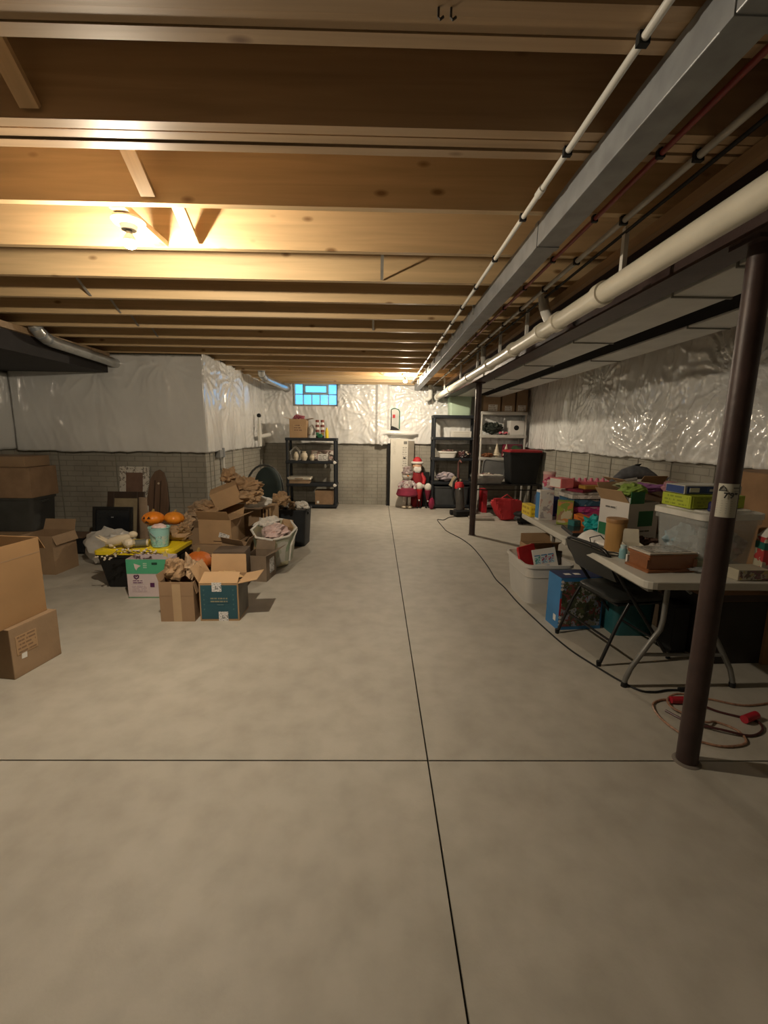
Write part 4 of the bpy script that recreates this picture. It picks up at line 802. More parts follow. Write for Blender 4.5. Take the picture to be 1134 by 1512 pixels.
t = thing('gift_bag', 'small shiny maroon bag on floor by the black rack', 'bag', (1.12, 8.92, 0), .2); MB().crumple((0, 0, .12), (.06, .05, .12), 8, 2, .15).build('bag_body', mat('maroon_foil', (.30, .02, .07), .3), t, SM); MB().tube([(-.03, 0, .22), (0, 0, .28), (.03, 0, .22)], .004, 6).build('bag_handle', MAROON, t, SM)

# ------------------------------------------------------------------ far right racks contents
tote('pale green storage bin on top of black far rack', (1.66, 9.22, 1.892), 0, .46, .32, .40, SAGE, None, .92)
t = carton('left brown carton with white label on white rack top', (2.27, 9.16, 1.973), 0, .34, .30, .44, CARD2); decal(t, 'white_label', printed('lab1', (.62, .6, .55), (.3, .25, .2), 3, 8), (.02, -.1512, .07), .18, .12)
t = carton('middle brown carton with white label on white rack top', (2.60, 9.16, 1.973), 0, .26, .30, .40, CARD2); decal(t, 'white_label', printed('lab1', (.6, .6, .6), (.3, .3, .3)), (.0, -.1512, .06), .14, .10)
t = carton('right brown carton with white label on white rack top', (2.87, 9.16, 1.973), 0, .22, .30, .42, CARD2); decal(t, 'white_label', printed('lab1', (.6, .6, .6), (.3, .3, .3)), (.0, -.1512, .07), .16, .11)
crumpled('dark green artificial greenery on the white rack upper shelf', (2.33, 9.14, 1.645), (.20, .13, .10), 95, mat('dark_greenery', (.045, .055, .045), .8, var=.5, scale=40), 'greenery', 'greenery', 4, .6, 4)
t = slab_box('white box with round black hole on white rack', (2.80, 9.12, 1.518), 0, .28, .26, .28, WHITE, 'speaker_box', 'box'); MB().cyl((-.02, -.134, .14), (-.02, -.13, .14), .05).build('black_hole', BLACKP, t, SM)
t = thing('toy_car', 'small pink toy on the front of the white rack', 'toy', (2.53, 9.02, 1.518)); MB().b2((-.08, -.04, .015), (.08, .04, .06)).build('body', PINK, t, bevel=.01); MB().ell((-.02, -.042, .05), (.022, .01, .02), 8, 6).build('headlight', PAPER, t, SM)
for x in (-.05, .05): MB().cyl((x, -.045, .017), (x, .045, .017), .017).build('wheel', BLACKP, t, SM)
slab_box('maroon printed box on second shelf of white rack', (2.76, 9.14, 1.068), 0, .34, .26, .26, MAROON, 'printed_box', 'box', face=patches('maroon_print', [(.16, .03, .05), (.16, .03, .05), (.05, .12, .05), (.05, .03, .04)], 9))
def tree(label, x, h):
    t = thing('tree_ornament', label, 'ornament', (x, 9.02, 1.067))
    for k in range(5): r_ = .075*(1-k*.18); MB().lathe([(r_, 0), (r_*.55, h*.2), (.002, h*.21), (.002, 0)], (0, 0, .04+k*h*.16), 14).build('tier', CREAM, t, SM)
    MB().cyl((0, 0, 0), (0, 0, .05), .02).build('trunk', CREAM, t, SM)
tree('left cream cone tree ornament on the white rack', 2.42, .28); tree('right cream cone tree ornament on the white rack', 2.61, .27)
crumpled('orange brown leaf garland on the white rack', (2.24, 9.03, 1.11), (.12, .07, .04), 97, mat('leaf_orange', (.30, .12, .05), .7, var=.5, scale=30), 'leaf_garland', 'garland', 3, .6, 5)
slab_box('cream flat box at right of cone tree ornaments', (2.85, 9.06, 1.068), 0, .18, .10, .10, CREAM, 'small_box', 'box')
crumpled('lavender cloth bundle on a low shelf of black rack', (1.42, 9.16, .655), (.20, .12, .09), 98, mat('lavender_cloth', (.36, .32, .36), .7, var=.2), 'cloth_bundle', 'cloth', 3, .4)
slab_box('white rolled blanket on the upper shelf of black rack', (1.70, 9.2, 1.457), 0, .40, .25, .12, PAPER, 'blanket', 'blanket', face=printed('blanket_fold', (.66, .65, .6), (.5, .49, .45), 3, 1, .1))
t = thing('basket', 'white basket of trinkets on the middle shelf of black rack', 'basket', (1.44, 9.14, 1.042)); tub_shell(.36, .22, .13, .85).build('basket_shell', WHITE, t, SM); MB().crumple((0, 0, .11), (.15, .08, .05), 5, 2, .5, 4).build('trinkets', patches('trinket', [(.2, .08, .08), (.35, .25, .2), (.08, .05, .05)], 30), t)
crumpled('black cap and straps on middle shelf of black rack', (1.78, 9.10, 1.11), (.13, .1, .07), 99, patches('cap_cloth', [(.03, .025, .025), (.08, .03, .03), (.03, .03, .03), (.45, .40, .33)], 14), 'cap', 'cap', 3, .4)
tote('dark grey bin on the lowest shelf of black rack', (1.55, 9.2, .077), 0, .72, .30, .38, mat('bin_slate', (.05, .055, .06), .5), None, .94, handles=False)
t = thing('paper_sheet', 'tan paper sheet hanging off the black rack front', 'paper', (1.60, 9.0, .56), rot=(.0, .45, 0)); MB().b2((-.09, -.002, -.12), (.09, .002, .10)).build('sheet', mat('tan_sheet', (.48, .40, .28), .7), t)
# vacuum cleaner
t = thing('vacuum_cleaner', 'black and red upright vacuum cleaner left of distant column', 'vacuum', (1.60, 8.25, 0), .25, rot=(0, 0, .25))
MB().prism([(-.17, -.16), (.17, -.16), (.17, .0), (.10, .12), (-.10, .12), (-.17, 0)], .02, .11, 'xy').build('floor_head', BLACKP, t, bevel=.015)
MB().cyl((0, .04, .10), (0, .12, .52), .085, .08, 18).build('dust_canister', mat('smoky_clear', (.07, .065, .06), .15), t, SM); MB().lathe([(.088, 0), (.092, .06), (.07, .12), (.002, .13)], (0, .13, .50), 16).build('red_motor_cap', RED, t, SM)
MB().tube([(.0, .17, .35), (.01, .20, .62), (.02, .24, .90), (.02, .24, .98), (.02, .17, 1.03), (.02, .11, .99)], [.03, .026, .02, .018, .018, .016], 10).build('handle_wand', mat('wand_maroon', (.09, .035, .03), .4), t, SM)
MB().tube([(-.09, .10, .20), (-.13, .12, .40), (-.10, .16, .62), (-.02, .18, .70)], .022, 10).build('hose', BLACKP, t, SM)
for s in (-1, 1): MB().cyl((s*.13, .10, .05), (s*.17, .10, .05), .05, .05, 16).build('wheel', BLACKP, t, SM)
MB().ell((-.03, .03, .50), (.016, .010, .016), 8, 6).build('release_button', PAPER, t, SM)
# right back corner floor goods
slab_box('red gift box upright on floor behind the distant column', (2.12, 8.72, 0), .05, .09, .26, .46, RED, 'gift_box', 'box', face=patches('red_print', [(.5, .02, .04), (.42, .02, .03), (.6, .08, .12)], 10)); slab_box('white upright box beside red gift box', (1.93, 8.74, 0), 0, .08, .26, .42, PAPER, 'upright_box', 'box', right=printed('spine', (.7, .68, .64), (.4, .35, .3), 3, 5))
o = thing('cloth_bag', 'red fabric bag slumped on floor near the far racks', 'bag', (2.32, 7.86, 0), .1); MB().facet((0, 0, .205), (.27, .17, .25), 18, .04, 14).build('bag_body', RED, o); MB().tube([(-.12, -.02, .38), (0, -.05, .47), (.12, -.02, .38)], .010, 8).build('bag_handle', RED, o, SM)
t = thing('flat_stone', 'low grey board on floor under the distant racks', 'board', (1.88, 7.86, 0)); MB().b2((-.20, -.12, 0), (.22, .12, .045)).build('board', mat('board_grey', (.30, .27, .23), .8), t, bevel=.006); MB().b2((-.2, -.10, .0455), (.2, .10, .05)).build('top_mat', mat('board_grey2', (.26, .23, .2), .8), t)
t = thing('side_table', 'low black metal table in front of the far right racks', 'table', (2.42, 8.36, 0)); MB().b2((-.62, -.24, .595), (.62, .24, .62)).build('tabletop', BLACKM, t, bevel=.004)
for x in (-.59, .59):
    for y in (-.2, .2): MB().b2((x-.015, y-.015, 0), (x+.015, y+.015, .595)).build('leg', BLACKM, t)
MB().b2((-.58, -.21, .50), (.58, -.195, .52)).build('front_rail', BLACKM, t)
tote('tall black bin with dark red lid in the right back corner', (2.72, 8.36, .622), .02, .60, .42, .58, BLACKP, mat('red_lid', (.36, .02, .03), .45), .84)
t = thing('clear_tub', 'clear plastic tub of crafts left of the tall black bin', 'tub', (2.07, 8.30, .622), .02); tub_shell(.56, .34, .14, .9).build('tub_shell', mat('smoky_clear_tub', (.30, .30, .29), .2, alpha=.6), t, SM); MB().crumple((0, 0, .10), (.22, .12, .08), 14, 3, .5, 3).build('craft_items', patches('crafts', [(.5, .45, .38), (.12, .10, .09), (.35, .3, .26), (.2, .1, .1)], 14), t)
t = thing('tub_cover', 'grey plastic cover leaning behind the clear tub of crafts', 'lid', (2.22, 8.52, .64), rot=(-.10, .12, 0)); MB().prism([(x, y+.20) for x, y in rr(.44, .40, .07)], -.01, .01, 'xz').build('panel', mat('cover_grey', (.17, .175, .175), .4), t, bevel=.003); MB().tube([(x*.96, -.012, y*.96+.20) for x, y in rr(.44, .40, .07)], .008, 6, True).build('rim', mat('cover_grey', (.2, .2, .2)), t, SM)
slab_box('open book lying across the clear tub of crafts', (2.12, 8.22, .765), .15, .40, .18, .02, PAPER, 'open_book', 'book', top=printed('pages', (.62, .58, .5), (.35, .3, .26), 6, 8))
crumpled('black strap bag on floor at the far table end', (2.56, 7.50, .13), (.18, .14, .12), 19, BLACKP, 'strap_bag', 'bag', 3, .3, 2, SM)

# ------------------------------------------------------------------ folding table
TT = .74; TX0, TX1, TY0, TY1 = 1.450, 2.27, 2.25, 4.38
t = thing('folding_table', 'long grey white folding table crowded with toys and boxes', 'table', ((TX0+TX1)/2, (TY0+TY1)/2, 0))
TG = mat('table_plastic', (.50, .49, .44), .45, var=.06, bump=.1, bscale=120); W2, D2 = (TX1-TX0)/2, (TY1-TY0)/2
for s in (-1, 1):
    ya, yb = (-D2, -.002) if s < 0 else (.002, D2)
    pts = [(x, y) for x, y in rr(W2*2, yb-ya, .06)]; MB().prism([(x, y+(ya+yb)/2) for x, y in pts], TT-.045, TT, 'xy').build('tabletop', TG, t, bevel=.006)
    MB().b2((-W2+.05, ya+.06, TT-.075), (-W2+.075, yb-.06, TT-.046)).build('side_rail', mat('leg_grey', (.22, .22, .21), .4, .4), t); MB().b2((W2-.075, ya+.06, TT-.075), (W2-.05, yb-.06, TT-.046)).build('side_rail', mat('leg_grey', (.22, .22, .21), .4, .4), t)
MB().b2((-W2-.002, -.03, TT-.06), (-W2+.03, .03, TT-.02)).build('hinge_latch', TG, t)
LG = mat('leg_grey', (.22, .22, .21), .4, .4)
for s in (-1, 1):
    y = s*(D2-.22)
    for k in (-1, 1):
        lg = MB().tube([(k*.335, y-s*.0, .018), (k*.330, y, .05), (k*.305, y, .12), (k*.20, y, .30), (k*.155, y, .37), (k*.145, y, .43), (k*.14, y, .70)], .0155, 10).build('leg', LG, t, SM)
        MB().cyl((k*.335, y, 0), (k*.334, y, .03), .019, .018, 12).build('rubber_foot', BLACKP, lg, SM)
    MB().cyl((-.255, y, .21), (.255, y, .21), .011).build('leg_crossbar', LG, t, SM); MB().cyl((-.14, y, .69), (.14, y, .69), .012).build('leg_crossbar', LG, t, SM)
    MB().cyl((0, y, .60), (0, y-s*.38, .69), .009).build('brace', LG, t, SM)
# ------------------------------------------------------------------ folding chair
t = thing('folding_chair', 'black metal folding chair with padded seat pushed toward the table', 'chair', (1.715, 3.005, 0), .165)
for s in (-1, 1):
    y = s*.235
    MB().tube([(.27, y, .012), (-.02, y, .40), (-.17, y, .60), (-.235, y, .685), (-.26, y*.98, .745), (-.27, y*.86, .772), (-.273, y*.7, .782)], .0115, 10).build('front_leg', BLACKM, t, SM)
    MB().tube([(-.265, y*1.06, .012), (-.16, y*1.06, .28), (-.085, y*1.03, .42)], .0115, 10).build('rear_leg', BLACKM, t, SM)
    for p in ((.274, y, 0), (-.268, y*1.06, 0)): MB().cyl(p, (p[0]-.006, p[1], .035), .015, .014, 10).build('rubber_foot', BLACKP, t, SM)
MB().tube([(-.273, -.17, .782), (-.274, 0, .786), (-.273, .17, .782)], .0115, 10).build('top_rail', BLACKM, t, SM)
MB().cyl((.17, -.235, .14), (.17, .235, .14), .008).build('stretcher', BLACKM, t, SM); MB().cyl((-.20, -.245, .17), (-.20, .245, .17), .008).build('stretcher', BLACKM, t, SM)
# curved back pad
b = MB(); vs = []; nu, nv = 12, 5
for side in (0, 1):
    for j in range(nv+1):
        for i in range(nu+1):
            u = -1+2*i/nu; v = j/nv; z = .565+.195*v; x = -.160-.103*v-.018*(1-u*u)+(-.022 if side else 0)
            vs.append((x, u*.222, z + (.012*(1-u*u) if j == nv else 0)))
n1 = (nu+1)*(nv+1); fs = []
for j in range(nv):
    for i in range(nu):
        a = j*(nu+1)+i; fs += [(a, a+1, a+nu+2, a+nu+1), (n1+a, n1+a+nu+1, n1+a+nu+2, n1+a+1)]
for i in range(nu): fs += [(i, n1+i, n1+i+1, i+1), (nv*(nu+1)+i, nv*(nu+1)+i+1, n1+nv*(nu+1)+i+1, n1+nv*(nu+1)+i)]
for j in range(nv): a = j*(nu+1); fs += [(a, a+nu+1, n1+a+nu+1, n1+a), (a+nu, n1+a+nu, n1+a+2*nu+1, a+2*nu+1)]
b.add(vs, fs).build('back_pad', mat('black_vinyl', (.020, .022, .021), .38, var=.15), t, SM)
loft([ring(.40, .40, .05, .405), ring(.42, .42, .06, .415), ring(.42, .42, .06, .435), ring(.38, .38, .06, .452)]).build('seat_pad', mat('black_vinyl', (.02, .02, .02), .4), t, SM, loc=(.04, 0, 0))
MB().b2((-.15, -.215, .392), (.25, .215, .405)).build('seat_pan', BLACKM, t, bevel=.006)
# ------------------------------------------------------------------ white tub and puzzle box on the floor
t = thing('storage_tub', 'open white plastic tub on floor left of the table', 'tub', (1.545, 4.06, 0), .02); tub_shell(.43, .58, .375, .86, .006, .07).build('tub', mat('tub_white', (.60, .59, .56), .4, var=.05), t, SM)
MB().box((-.2, -.16, .2), (.004, .045, .05), (0, -.08, 0)).build('green_label', GREEN, t); loft([ring(.405, .555, .07, .245), ring(.415, .565, .07, .250), ring(.42, .57, .07, .262), ring(.405, .555, .07, .262)]).build('moulded_ridge', mat('tub_white', (.6, .6, .6)), t, SM)
slab_box('red folder standing in the white tub', (1.455, 3.98, .22), 0, .20, .025, .28, mat('red_folder', (.52, .025, .03), .4), 'folder', 'folder', rot=(-.25, -.10, .45), left=printed('folder_print', (.52, .025, .03), (.7, .3, .3), 3, 4, .55))
t = slab_box('white printed booklet leaning in the white tub', (1.60, 3.93, .215), 0, .23, .012, .265, PAPER, 'booklet', 'book', rot=(-.30, -.12, .12))
for r_, c_, m in ((0, 0, MINT), (0, 1, MAROON), (0, 2, mat('dark_pink', (.4, .03, .08), .5))):
    decal(t, 'picture_panel', patches('panel_'+str(c_), [(.55, .68, .74), (.55, .68, .74), [(.05, .3, .2), (.35, .02, .06), (.4, .03, .08)][c_], (.2, .45, .6)], 42), (-.072+.066*c_, -.0075, .165), .056, .07)
    MB().b2((-.10+.066*c_, -.0085, .203), (-.044+.066*c_, -.0072, .212)).build('heading_bar', BLUE, t)
decal(t, 'picture_panel', patches('panel_wide', [(.45, .64, .75), (.45, .64, .75), (.45, .05, .08)], 26), (-.035, -.0075, .06), .13, .085); MB().b2((-.10, -.0085, .105), (.03, -.0072, .113)).build('heading_bar', BLUE, t); decal(t, 'text_block', printed('tiny_text', (.72, .71, .68), (.45, .5, .55), 5, 6), (.068, -.0075, .06), .05, .08)
carton('brown carton standing at the back inside the white tub', (1.60, 4.22, .01), .1, .32, .16, .46, CARD, {'f': (.08, 60), 'b': (.08, 10)})
slab_box('dark photo frame leaning beside booklet in the white tub', (1.70, 4.02, .20), 0, .09, .03, .24, DKBR, 'framed_photo', 'frame', rot=(-.2, .12, .1), face=mat('frame_glass', (.10, .09, .09), .15))
t = slab_box('large blue puzzle box standing on floor beside the chair', (1.60, 3.375, 0), .10, .36, .20, .425, BLUE, 'puzzle_box', 'box', face=patches('puzzle_picture', [(.05, .07, .03), (.09, .11, .05), (.26, .29, .38), (.04, .05, .03), (.22, .06, .06), (.30, .30, .26), (.06, .08, .05)], 30), left=None)
MB().b2((-.181, -.06, .06), (-.1805, -.02, .11)).build('white_mark', PAPER, t); MB().b2((-.1795, -.102, .12), (-.155, -.1008, .26)).build('red_stripe', RED, t); MB().b2((-.18, -.10, .4252), (.18, .10, .427)).build('top_print', NAVY, t)
for k in range(6): MB().cyl((-.168+.0, -.1035, .045+.03*k+(.2 if k > 2 else 0)), (-.168, -.1010, .045+.03*k+(.2 if k > 2 else 0)), .012, .012, 8).build('white_dot', PAPER, t)
for k in range(2): MB().b2((-.11+.08*k, -.03, .4272), (-.06+.08*k, .01, .4284)).build('white_mark', PAPER, t)
# ------------------------------------------------------------------ far half of the table
slab_box('small yellow box at the far corner of the table', (1.50, 4.245, TT+.001), .04, .085, .23, .105, mat('yellow_print', (.72, .55, .03), .5), 'printed_box', 'box', left=printed('yellow_marks', (.72, .55, .03), (.45, .30, .02), 2, 7, .45), face=printed('yellow_marks', (.7, .5, .0), (.4, .3, 0)))
slab_box('navy game box with white emblem at table far end', (1.66, 4.27, TT+.001), .02, .18, .16, .19, NAVY, 'game_box', 'box', left=patches('navy_print', [(.02, .03, .11), (.03, .05, .15), (.02, .03, .11), (.45, .48, .6)], 14), top=patches('navy_top', [(.5, .5, .55), (.03, .04, .12), (.25, .25, .3)], 12))
slab_box('tall white doll box standing on the table', (1.548, 4.02, TT+.001), .10, .135, .075, .275, WHITE, 'toy_box', 'box', face=patches('doll_print', [(.70, .69, .66), (.70, .69, .66), (.66, .66, .66), (.40, .38, .40), (.70, .69, .66), (.60, .45, .42)], 24), left=BLUE)
slab_box('green dinosaur toy box leaning in front of tall white box', (1.645, 3.79, TT+.001), 0, .13, .07, .215, mat('moss_print', (.22, .28, .04), .5), 'toy_box', 'box', face=patches('dino_print', [(.25, .31, .05), (.34, .40, .10), (.30, .18, .10), (.48, .42, .28), (.18, .26, .05), (.5, .2, .06)], 19), rot=(-.12, .0, -.45))
def can(label, x, y, z, r, h, m, lm):
    t = thing('canister', label, 'canister', (x, y, z)); MB().lathe([(.002, 0), (r, 0), (r, h*.78), (.002, h*.78)], n=20).build('can_body', m, t, SM); MB().lathe([(r*1.06, h*.78), (r*1.08, h*.8), (r*1.08, h), (r*.95, h), (.002, h*.99)], n=20).build('lid', lm, t, SM)
can('pale blue canister under the pink one at table end', 1.66, 4.24, TT+.196, .055, .12, mat('pale_blue', (.42, .50, .62), .5), mat('pale_white', (.68, .64, .62), .5)); can('pink lidded canister stacked on the pale blue one', 1.66, 4.24, TT+.318, .055, .11, mat('rose_pink', (.70, .32, .35), .5), mat('rose_lid', (.76, .55, .52), .5))
crumpled('pink and white toy kettle on top of tall white box', (1.60, 4.06, TT+.335), (.065, .05, .05), 17, patches('kettle_pink', [(.55, .10, .18), (.68, .55, .55), (.40, .05, .12)], 22), 'toy_kettle', 'toy', 2, .35, 2.5, SM)
# game stack
GX, GY = 1.86, 3.93
STK_ = (('magenta board game box at bottom of the game stack', .36, .26, .055, (.35, .03, .20)), ('purple board game box second in the game stack', .35, .26, .05, (.22, .04, .22)), ('magenta lettered game box third in the game stack', .34, .26, .05, (.45, .05, .22)), ('blue game box with white squares in the game stack', .34, .26, .065, (.04, .13, .22)), ('white magazine pile atop the game stack', .36, .27, .035, (.55, .53, .50)), ('grey folder on the white magazine pile', .35, .25, .018, (.38, .36, .34)))
z = TT+.001
for i, (lab, w_, d_, h_, c) in enumerate(STK_):
    slab_box(lab, (GX+.012*(i % 2), GY-.01*(i % 3), z), .12-.05*(i % 3), w_, d_, h_, mat('stack_%d' % i, c, .45, var=.1), 'game_box' if i < 4 else 'magazine_pile', 'box' if i < 4 else 'magazines',
             face=patches('stackf_%d' % i, [c, [min(1, x*1.5+.03) for x in c], c, (.55, .5, .5) if i in (2, 3) else [x*.7 for x in c]], 18, stretch=(1, 1, 1.5)), left=patches('stackl_%d' % i, [c, c, [x*.7 for x in c], (.5, .42, .45) if i < 4 else c], 16)); z += h_+.002
slab_box('dark red book lying on the grey folder', (GX-.03, GY-.04, z), .5, .24, .18, .022, MAROON, 'book', 'book', face=patches('dk_red', [(.2, .02, .04), (.06, .02, .03)], 20)); z += .024
slab_box('yellow card game box on the dark red book', (GX+.02, GY-.06, z), .1, .15, .10, .03, mat('mustard', (.52, .30, .06), .5), 'card_box', 'box', face=printed('mustard_txt', (.52, .30, .06), (.25, .12, .03), 2, 6, .4))
t = thing('toy_castle', 'pink plastic toy tray with pegs on the game stack', 'toy', (GX+.03, GY+.10, z), .05); MB().b2((-.22, -.09, 0), (.24, .09, .055)).build('tray', PINK, t, bevel=.008)
for k in range(8): MB().cyl((-.17+.055*k, -.05, .055), (-.17+.055*k, -.05, .085), .016, .011, 10).build('peg', mat('pink_peg', (.66, .15, .24), .35), t, SM)
slab_box('coral pink toy box at left on the game stack', (GX-.20, GY+.02, z+.0), .25, .13, .16, .085, mat('coral', (.80, .20, .22), .45), 'toy_box', 'box', left=WHITE)
slab_box('magenta small box leaning before the game stack', (1.84, 3.63, TT+.001), 0, .14, .10, .13, mat('magenta', (.38, .03, .12), .5), 'small_box', 'box', rot=(.0, -.25, .3), face=patches('mag_print', [(.38, .03, .12), (.5, .1, .18), (.5, .42, .4)], 16))
slab_box('orange box tilted on the table before the game stack', (1.735, 3.62, TT+.012), 0, .06, .17, .10, mat('orange_print', (.72, .20, .03), .45), 'small_box', 'box', rot=(.12, -.15, .25), left=patches('orange_pr', [(.72, .20, .03), (.65, .16, .03), (.35, .08, .02)], 20))
slab_box('black tray with grey panel right of game stack', (1.95, 3.46, TT+.13), 0, .15, .14, .03, BLACKP, 'tray_box', 'tray', rot=(.10, -.12, .12), top=mat('panel_grey', (.16, .15, .13), .5))
carton('plain brown carton under the black tray', (1.93, 3.48, TT+.001), .08, .12, .10, .115, CARD2)
crumpled('teal green crumpled gift bag in the middle of the table', (1.735, 3.42, TT+.075), (.09, .09, .07), 23, TEALC, 'gift_bag', 'bag', 3, .5, 2.6); slab_box('small teal card box beside the teal gift bag', (1.655, 3.62, TT+.001), .3, .07, .07, .075, mat('teal_card', (.03, .18, .19), .5), 'small_box', 'box', face=patches('teal_pr', [(.03, .18, .19), (.3, .28, .1), (.05, .25, .26)], 25))
t = thing('laptop', 'black tablet lying near the table front edge', 'tablet', (1.62, 3.46, TT+.001), -.15); MB().b2((-.09, -.17, 0), (.09, .17, .028)).build('body', BLACKP, t, bevel=.005); MB().b2((-.08, -.155, .0282), (.08, .155, .0292)).build('screen', mat('tablet_screen', (.03, .03, .03), .12), t)
b = MB(); vs = []; n = 10
for j in range(7):
    for i in range(n+1): u, v = i/n, j/6; vs.append((-.11+.22*u, -.14+.28*v, .012+.055*math.sin(math.pi*u)*(.4+.6*v)+.01*nz(u*4, v*4)))
b.add(vs, [(j*(n+1)+i, j*(n+1)+i+1, (j+1)*(n+1)+i+1, (j+1)*(n+1)+i) for j in range(6) for i in range(n)]); o = b.build('paper_sheet', PAPER, None, SM, loc=(1.655, 3.13, TT+.002), rot=(0, 0, .3)); o.modifiers.new('s', 'SOLIDIFY').thickness = .002; tag(o, 'curling white paper sheet on the table near the chair', 'paper')
# wood cylinder lamp
t = thing('wooden_canister', 'tan round wooden canister on the table front', 'canister', (1.632, 2.93, TT+.001)); MB().lathe([(.002, 0), (.064, 0), (.066, .10), (.064, .215), (.058, .218), (.002, .21)], n=26).build('barrel', wood('canister_wood', (.44, .25, .085), 2, .45, False), t, SM); MB().lathe([(.066, .19), (.0675, .195), (.0675, .216), (.066, .219)], n=26).build('rim_band', mat('rim_tan', (.36, .19, .07), .5), t, SM)
t = thing('bottle', 'small pale blue bottle beside the tan wooden canister', 'bottle', (1.575, 2.72, TT+.001)); MB().lathe([(.002, 0), (.024, 0), (.024, .055), (.018, .065), (.002, .066)], n=16).build('bottle_body', mat('bottle_blue', (.22, .42, .46), .25), t, SM); MB().lathe([(.018, .065), (.019, .085), (.002, .087)], n=14).build('cap', mat('cap_blue', (.45, .60, .64), .35), t, SM)
for k, pts in enumerate(([(1.50, 2.98, TT+.006), (1.53, 3.08, TT+.05), (1.60, 3.07, TT+.07), (1.64, 3.0, TT+.012)], [(1.52, 2.86, TT+.006), (1.58, 2.84, TT+.006), (1.60, 2.80, TT+.006), (1.56, 2.75, TT+.006), (1.50, 2.78, TT+.006), (1.49, 2.86, TT+.006), (1.56, 2.92, TT+.006)])):
    o = Vector(pts[0]); q = MB().tube([Vector(p)-o for p in pts], .004, 6).build('power_cord', BLACKP, None, SM, loc=pts[0]); tag(q, ('thin black cord looping up beside the tan wooden canister', 'thin black cord coiled flat on the table front')[k], 'cord')
# white carton with green panel
t = carton('white carton with dark green panels and open flaps on table', (1.86, 3.205, TT+.001), .28, .27, .27, .305, mat('carton_white2', (.62, .60, .58), .55, var=.05), {'l': (.11, 40), 'b': (.13, 30), 'r': (.14, 55), 'f': (.0001, 0)}, name='printed_box', inside=CARD)
MB().b2((-.045, -.137, .135), (.085, -.1355, .245)).build('green_panel', GREEN, t); decal(t, 'lettering', printed('dark_text', (.62, .60, .58), (.12, .12, .12), 1, 9, .40), (.02, -.1365, .10), .1, .025); decal(t, 'lettering', printed('dark_text', (.62, .6, .58), (.1, .1, .1)), (-.1365, .03, .255), .11, .028, 'left')
MB().b2((-.1362, -.13, 0), (-.135, .13, .13)).build('green_panel', GREEN, t); MB().prism([(.07*math.cos(a)-.02, .075*math.sin(a)+.11) for a in [2*math.pi*k/16 for k in range(16)]], -.1378, -.1363, 'yz').build('round_emblem', mat('emblem_olive', (.10, .12, .03), .5), t)
MB().b2((-.13, -.139, .30), (-.01, -.1352, .385)).build('green_flap', GREEN, t)
t = thing('plate', 'grey and white plate leaning behind the wooden canister', 'plate', (1.73, 2.92, TT+.07), rot=(math.pi/2-.25, 0, .6)); MB().lathe([(.002, 0), (.045, 0), (.07, .012), (.068, .016), (.002, .005)], n=22).build('dish', patches('plate_print', [(.5, .5, .48), (.15, .15, .16), (.6, .58, .55)], 14), t, SM); MB().lathe([(.068, .012), (.072, .014), (.068, .018)], n=22).build('rim', WHITE, t, SM)
t = thing('small_carton', 'small open white card box in front of white carton', 'box', (1.675, 2.79, TT+.001), -.25); open_shell(.11, .10, .075, .003).build('body', mat('card_ivory', (.68, .64, .52), .55), t); flap(t, 'b', .11, .10, .075, .09, 15, mat('card_ivory', (.6, .6, .5)), th=.002); MB().b2((.02, -.0512, .03), (.035, -.0502, .045)).build('print_mark', CARD2, t)
t = thing('keepsake_box', 'carved dark wooden box with glass lid on the table corner', 'box', (1.69, 2.52, TT+.001), .12); loft([ring(.32, .20, .008, 0), ring(.32, .20, .008, .012), ring(.29, .17, .008, .018), ring(.29, .17, .008, .075), ring(.31, .19, .008, .088), ring(.31, .19, .008, .10)]).build('carved_body', BRWOOD, t, SM)
MB().b2((-.15, -.09, .1005), (.15, .09, .112)).build('lid_frame', mat('lid_ivory', (.58, .53, .46), .4), t, bevel=.003); MB().b2((-.13, -.072, .1125), (.13, .072, .115)).build('glass_lid', patches('lace_glass', [(.32, .31, .28), (.42, .41, .38), (.25, .24, .22), (.5, .48, .44)], 40, .12), t)
for x in (-.147, .147): MB().b2((x-.012, -.0875, .022), (x+.012, -.084, .073)).build('corner_carving', BRWOOD, t)
crumpled('brown knotted fabric on the table beside the keepsake box', (1.83, 2.92, TT+.05), (.085, .055, .05), 25, mat('brown_fabric', (.11, .06, .045), .8, var=.3), 'fabric_bundle', 'cloth', 3, .5); crumpled('grey white cloth bundle behind the keepsake box', (1.76, 2.70, TT+.055), (.05, .05, .05), 26, mat('grey_cloth', (.42, .39, .35), .8), 'cloth_bundle', 'cloth', 3, .3)
slab_box('white card standing beside the pale blue bottle', (1.57, 2.635, TT+.001), .2, .05, .01, .05, PAPER, 'note_card', 'card', face=PAPER)
# brown flap carton, plush, fabrics
carton('brown open carton at the back middle of table', (2.14, 3.62, TT+.001), .1, .22, .30, .37, CARD, {'l': (.12, 60), 'f': (.12, 35), 'r': (.1, 60)})
t = thing('plush_toy', 'large grey plush dolphin lying on the brown carton', 'plush toy', (2.11, 3.62, TT+.43), -.15); t.scale = (.6, .6, .6)
MB().tube([(-.30, 0, -.06), (-.24, 0, -.02), (-.12, 0, .05), (.0, 0, .085), (.14, 0, .07), (.26, 0, .02), (.36, 0, -.03)], [.012, .035, .08, .095, .085, .055, .025], 16).build('body', GREYP, t, SM); MB().prism([(-.03, .16), (.06, .165), (.09, .20), (.02, .19)], -.012, .012, 'xz').build('dorsal_fin', BLACKP, t); MB().prism([(.34, -.03), (.46, .03), (.43, -.03), (.46, -.08)], -.015, .015, 'xz').build('tail_fluke', GREYP, t); MB().tube([(-.28, -.01, -.07), (-.12, -.07, -.03), (.02, -.08, .0)], [.01, .025, .02], 8).build('pale_belly', mat('belly_grey', (.35, .33, .30), .85), t, SM)
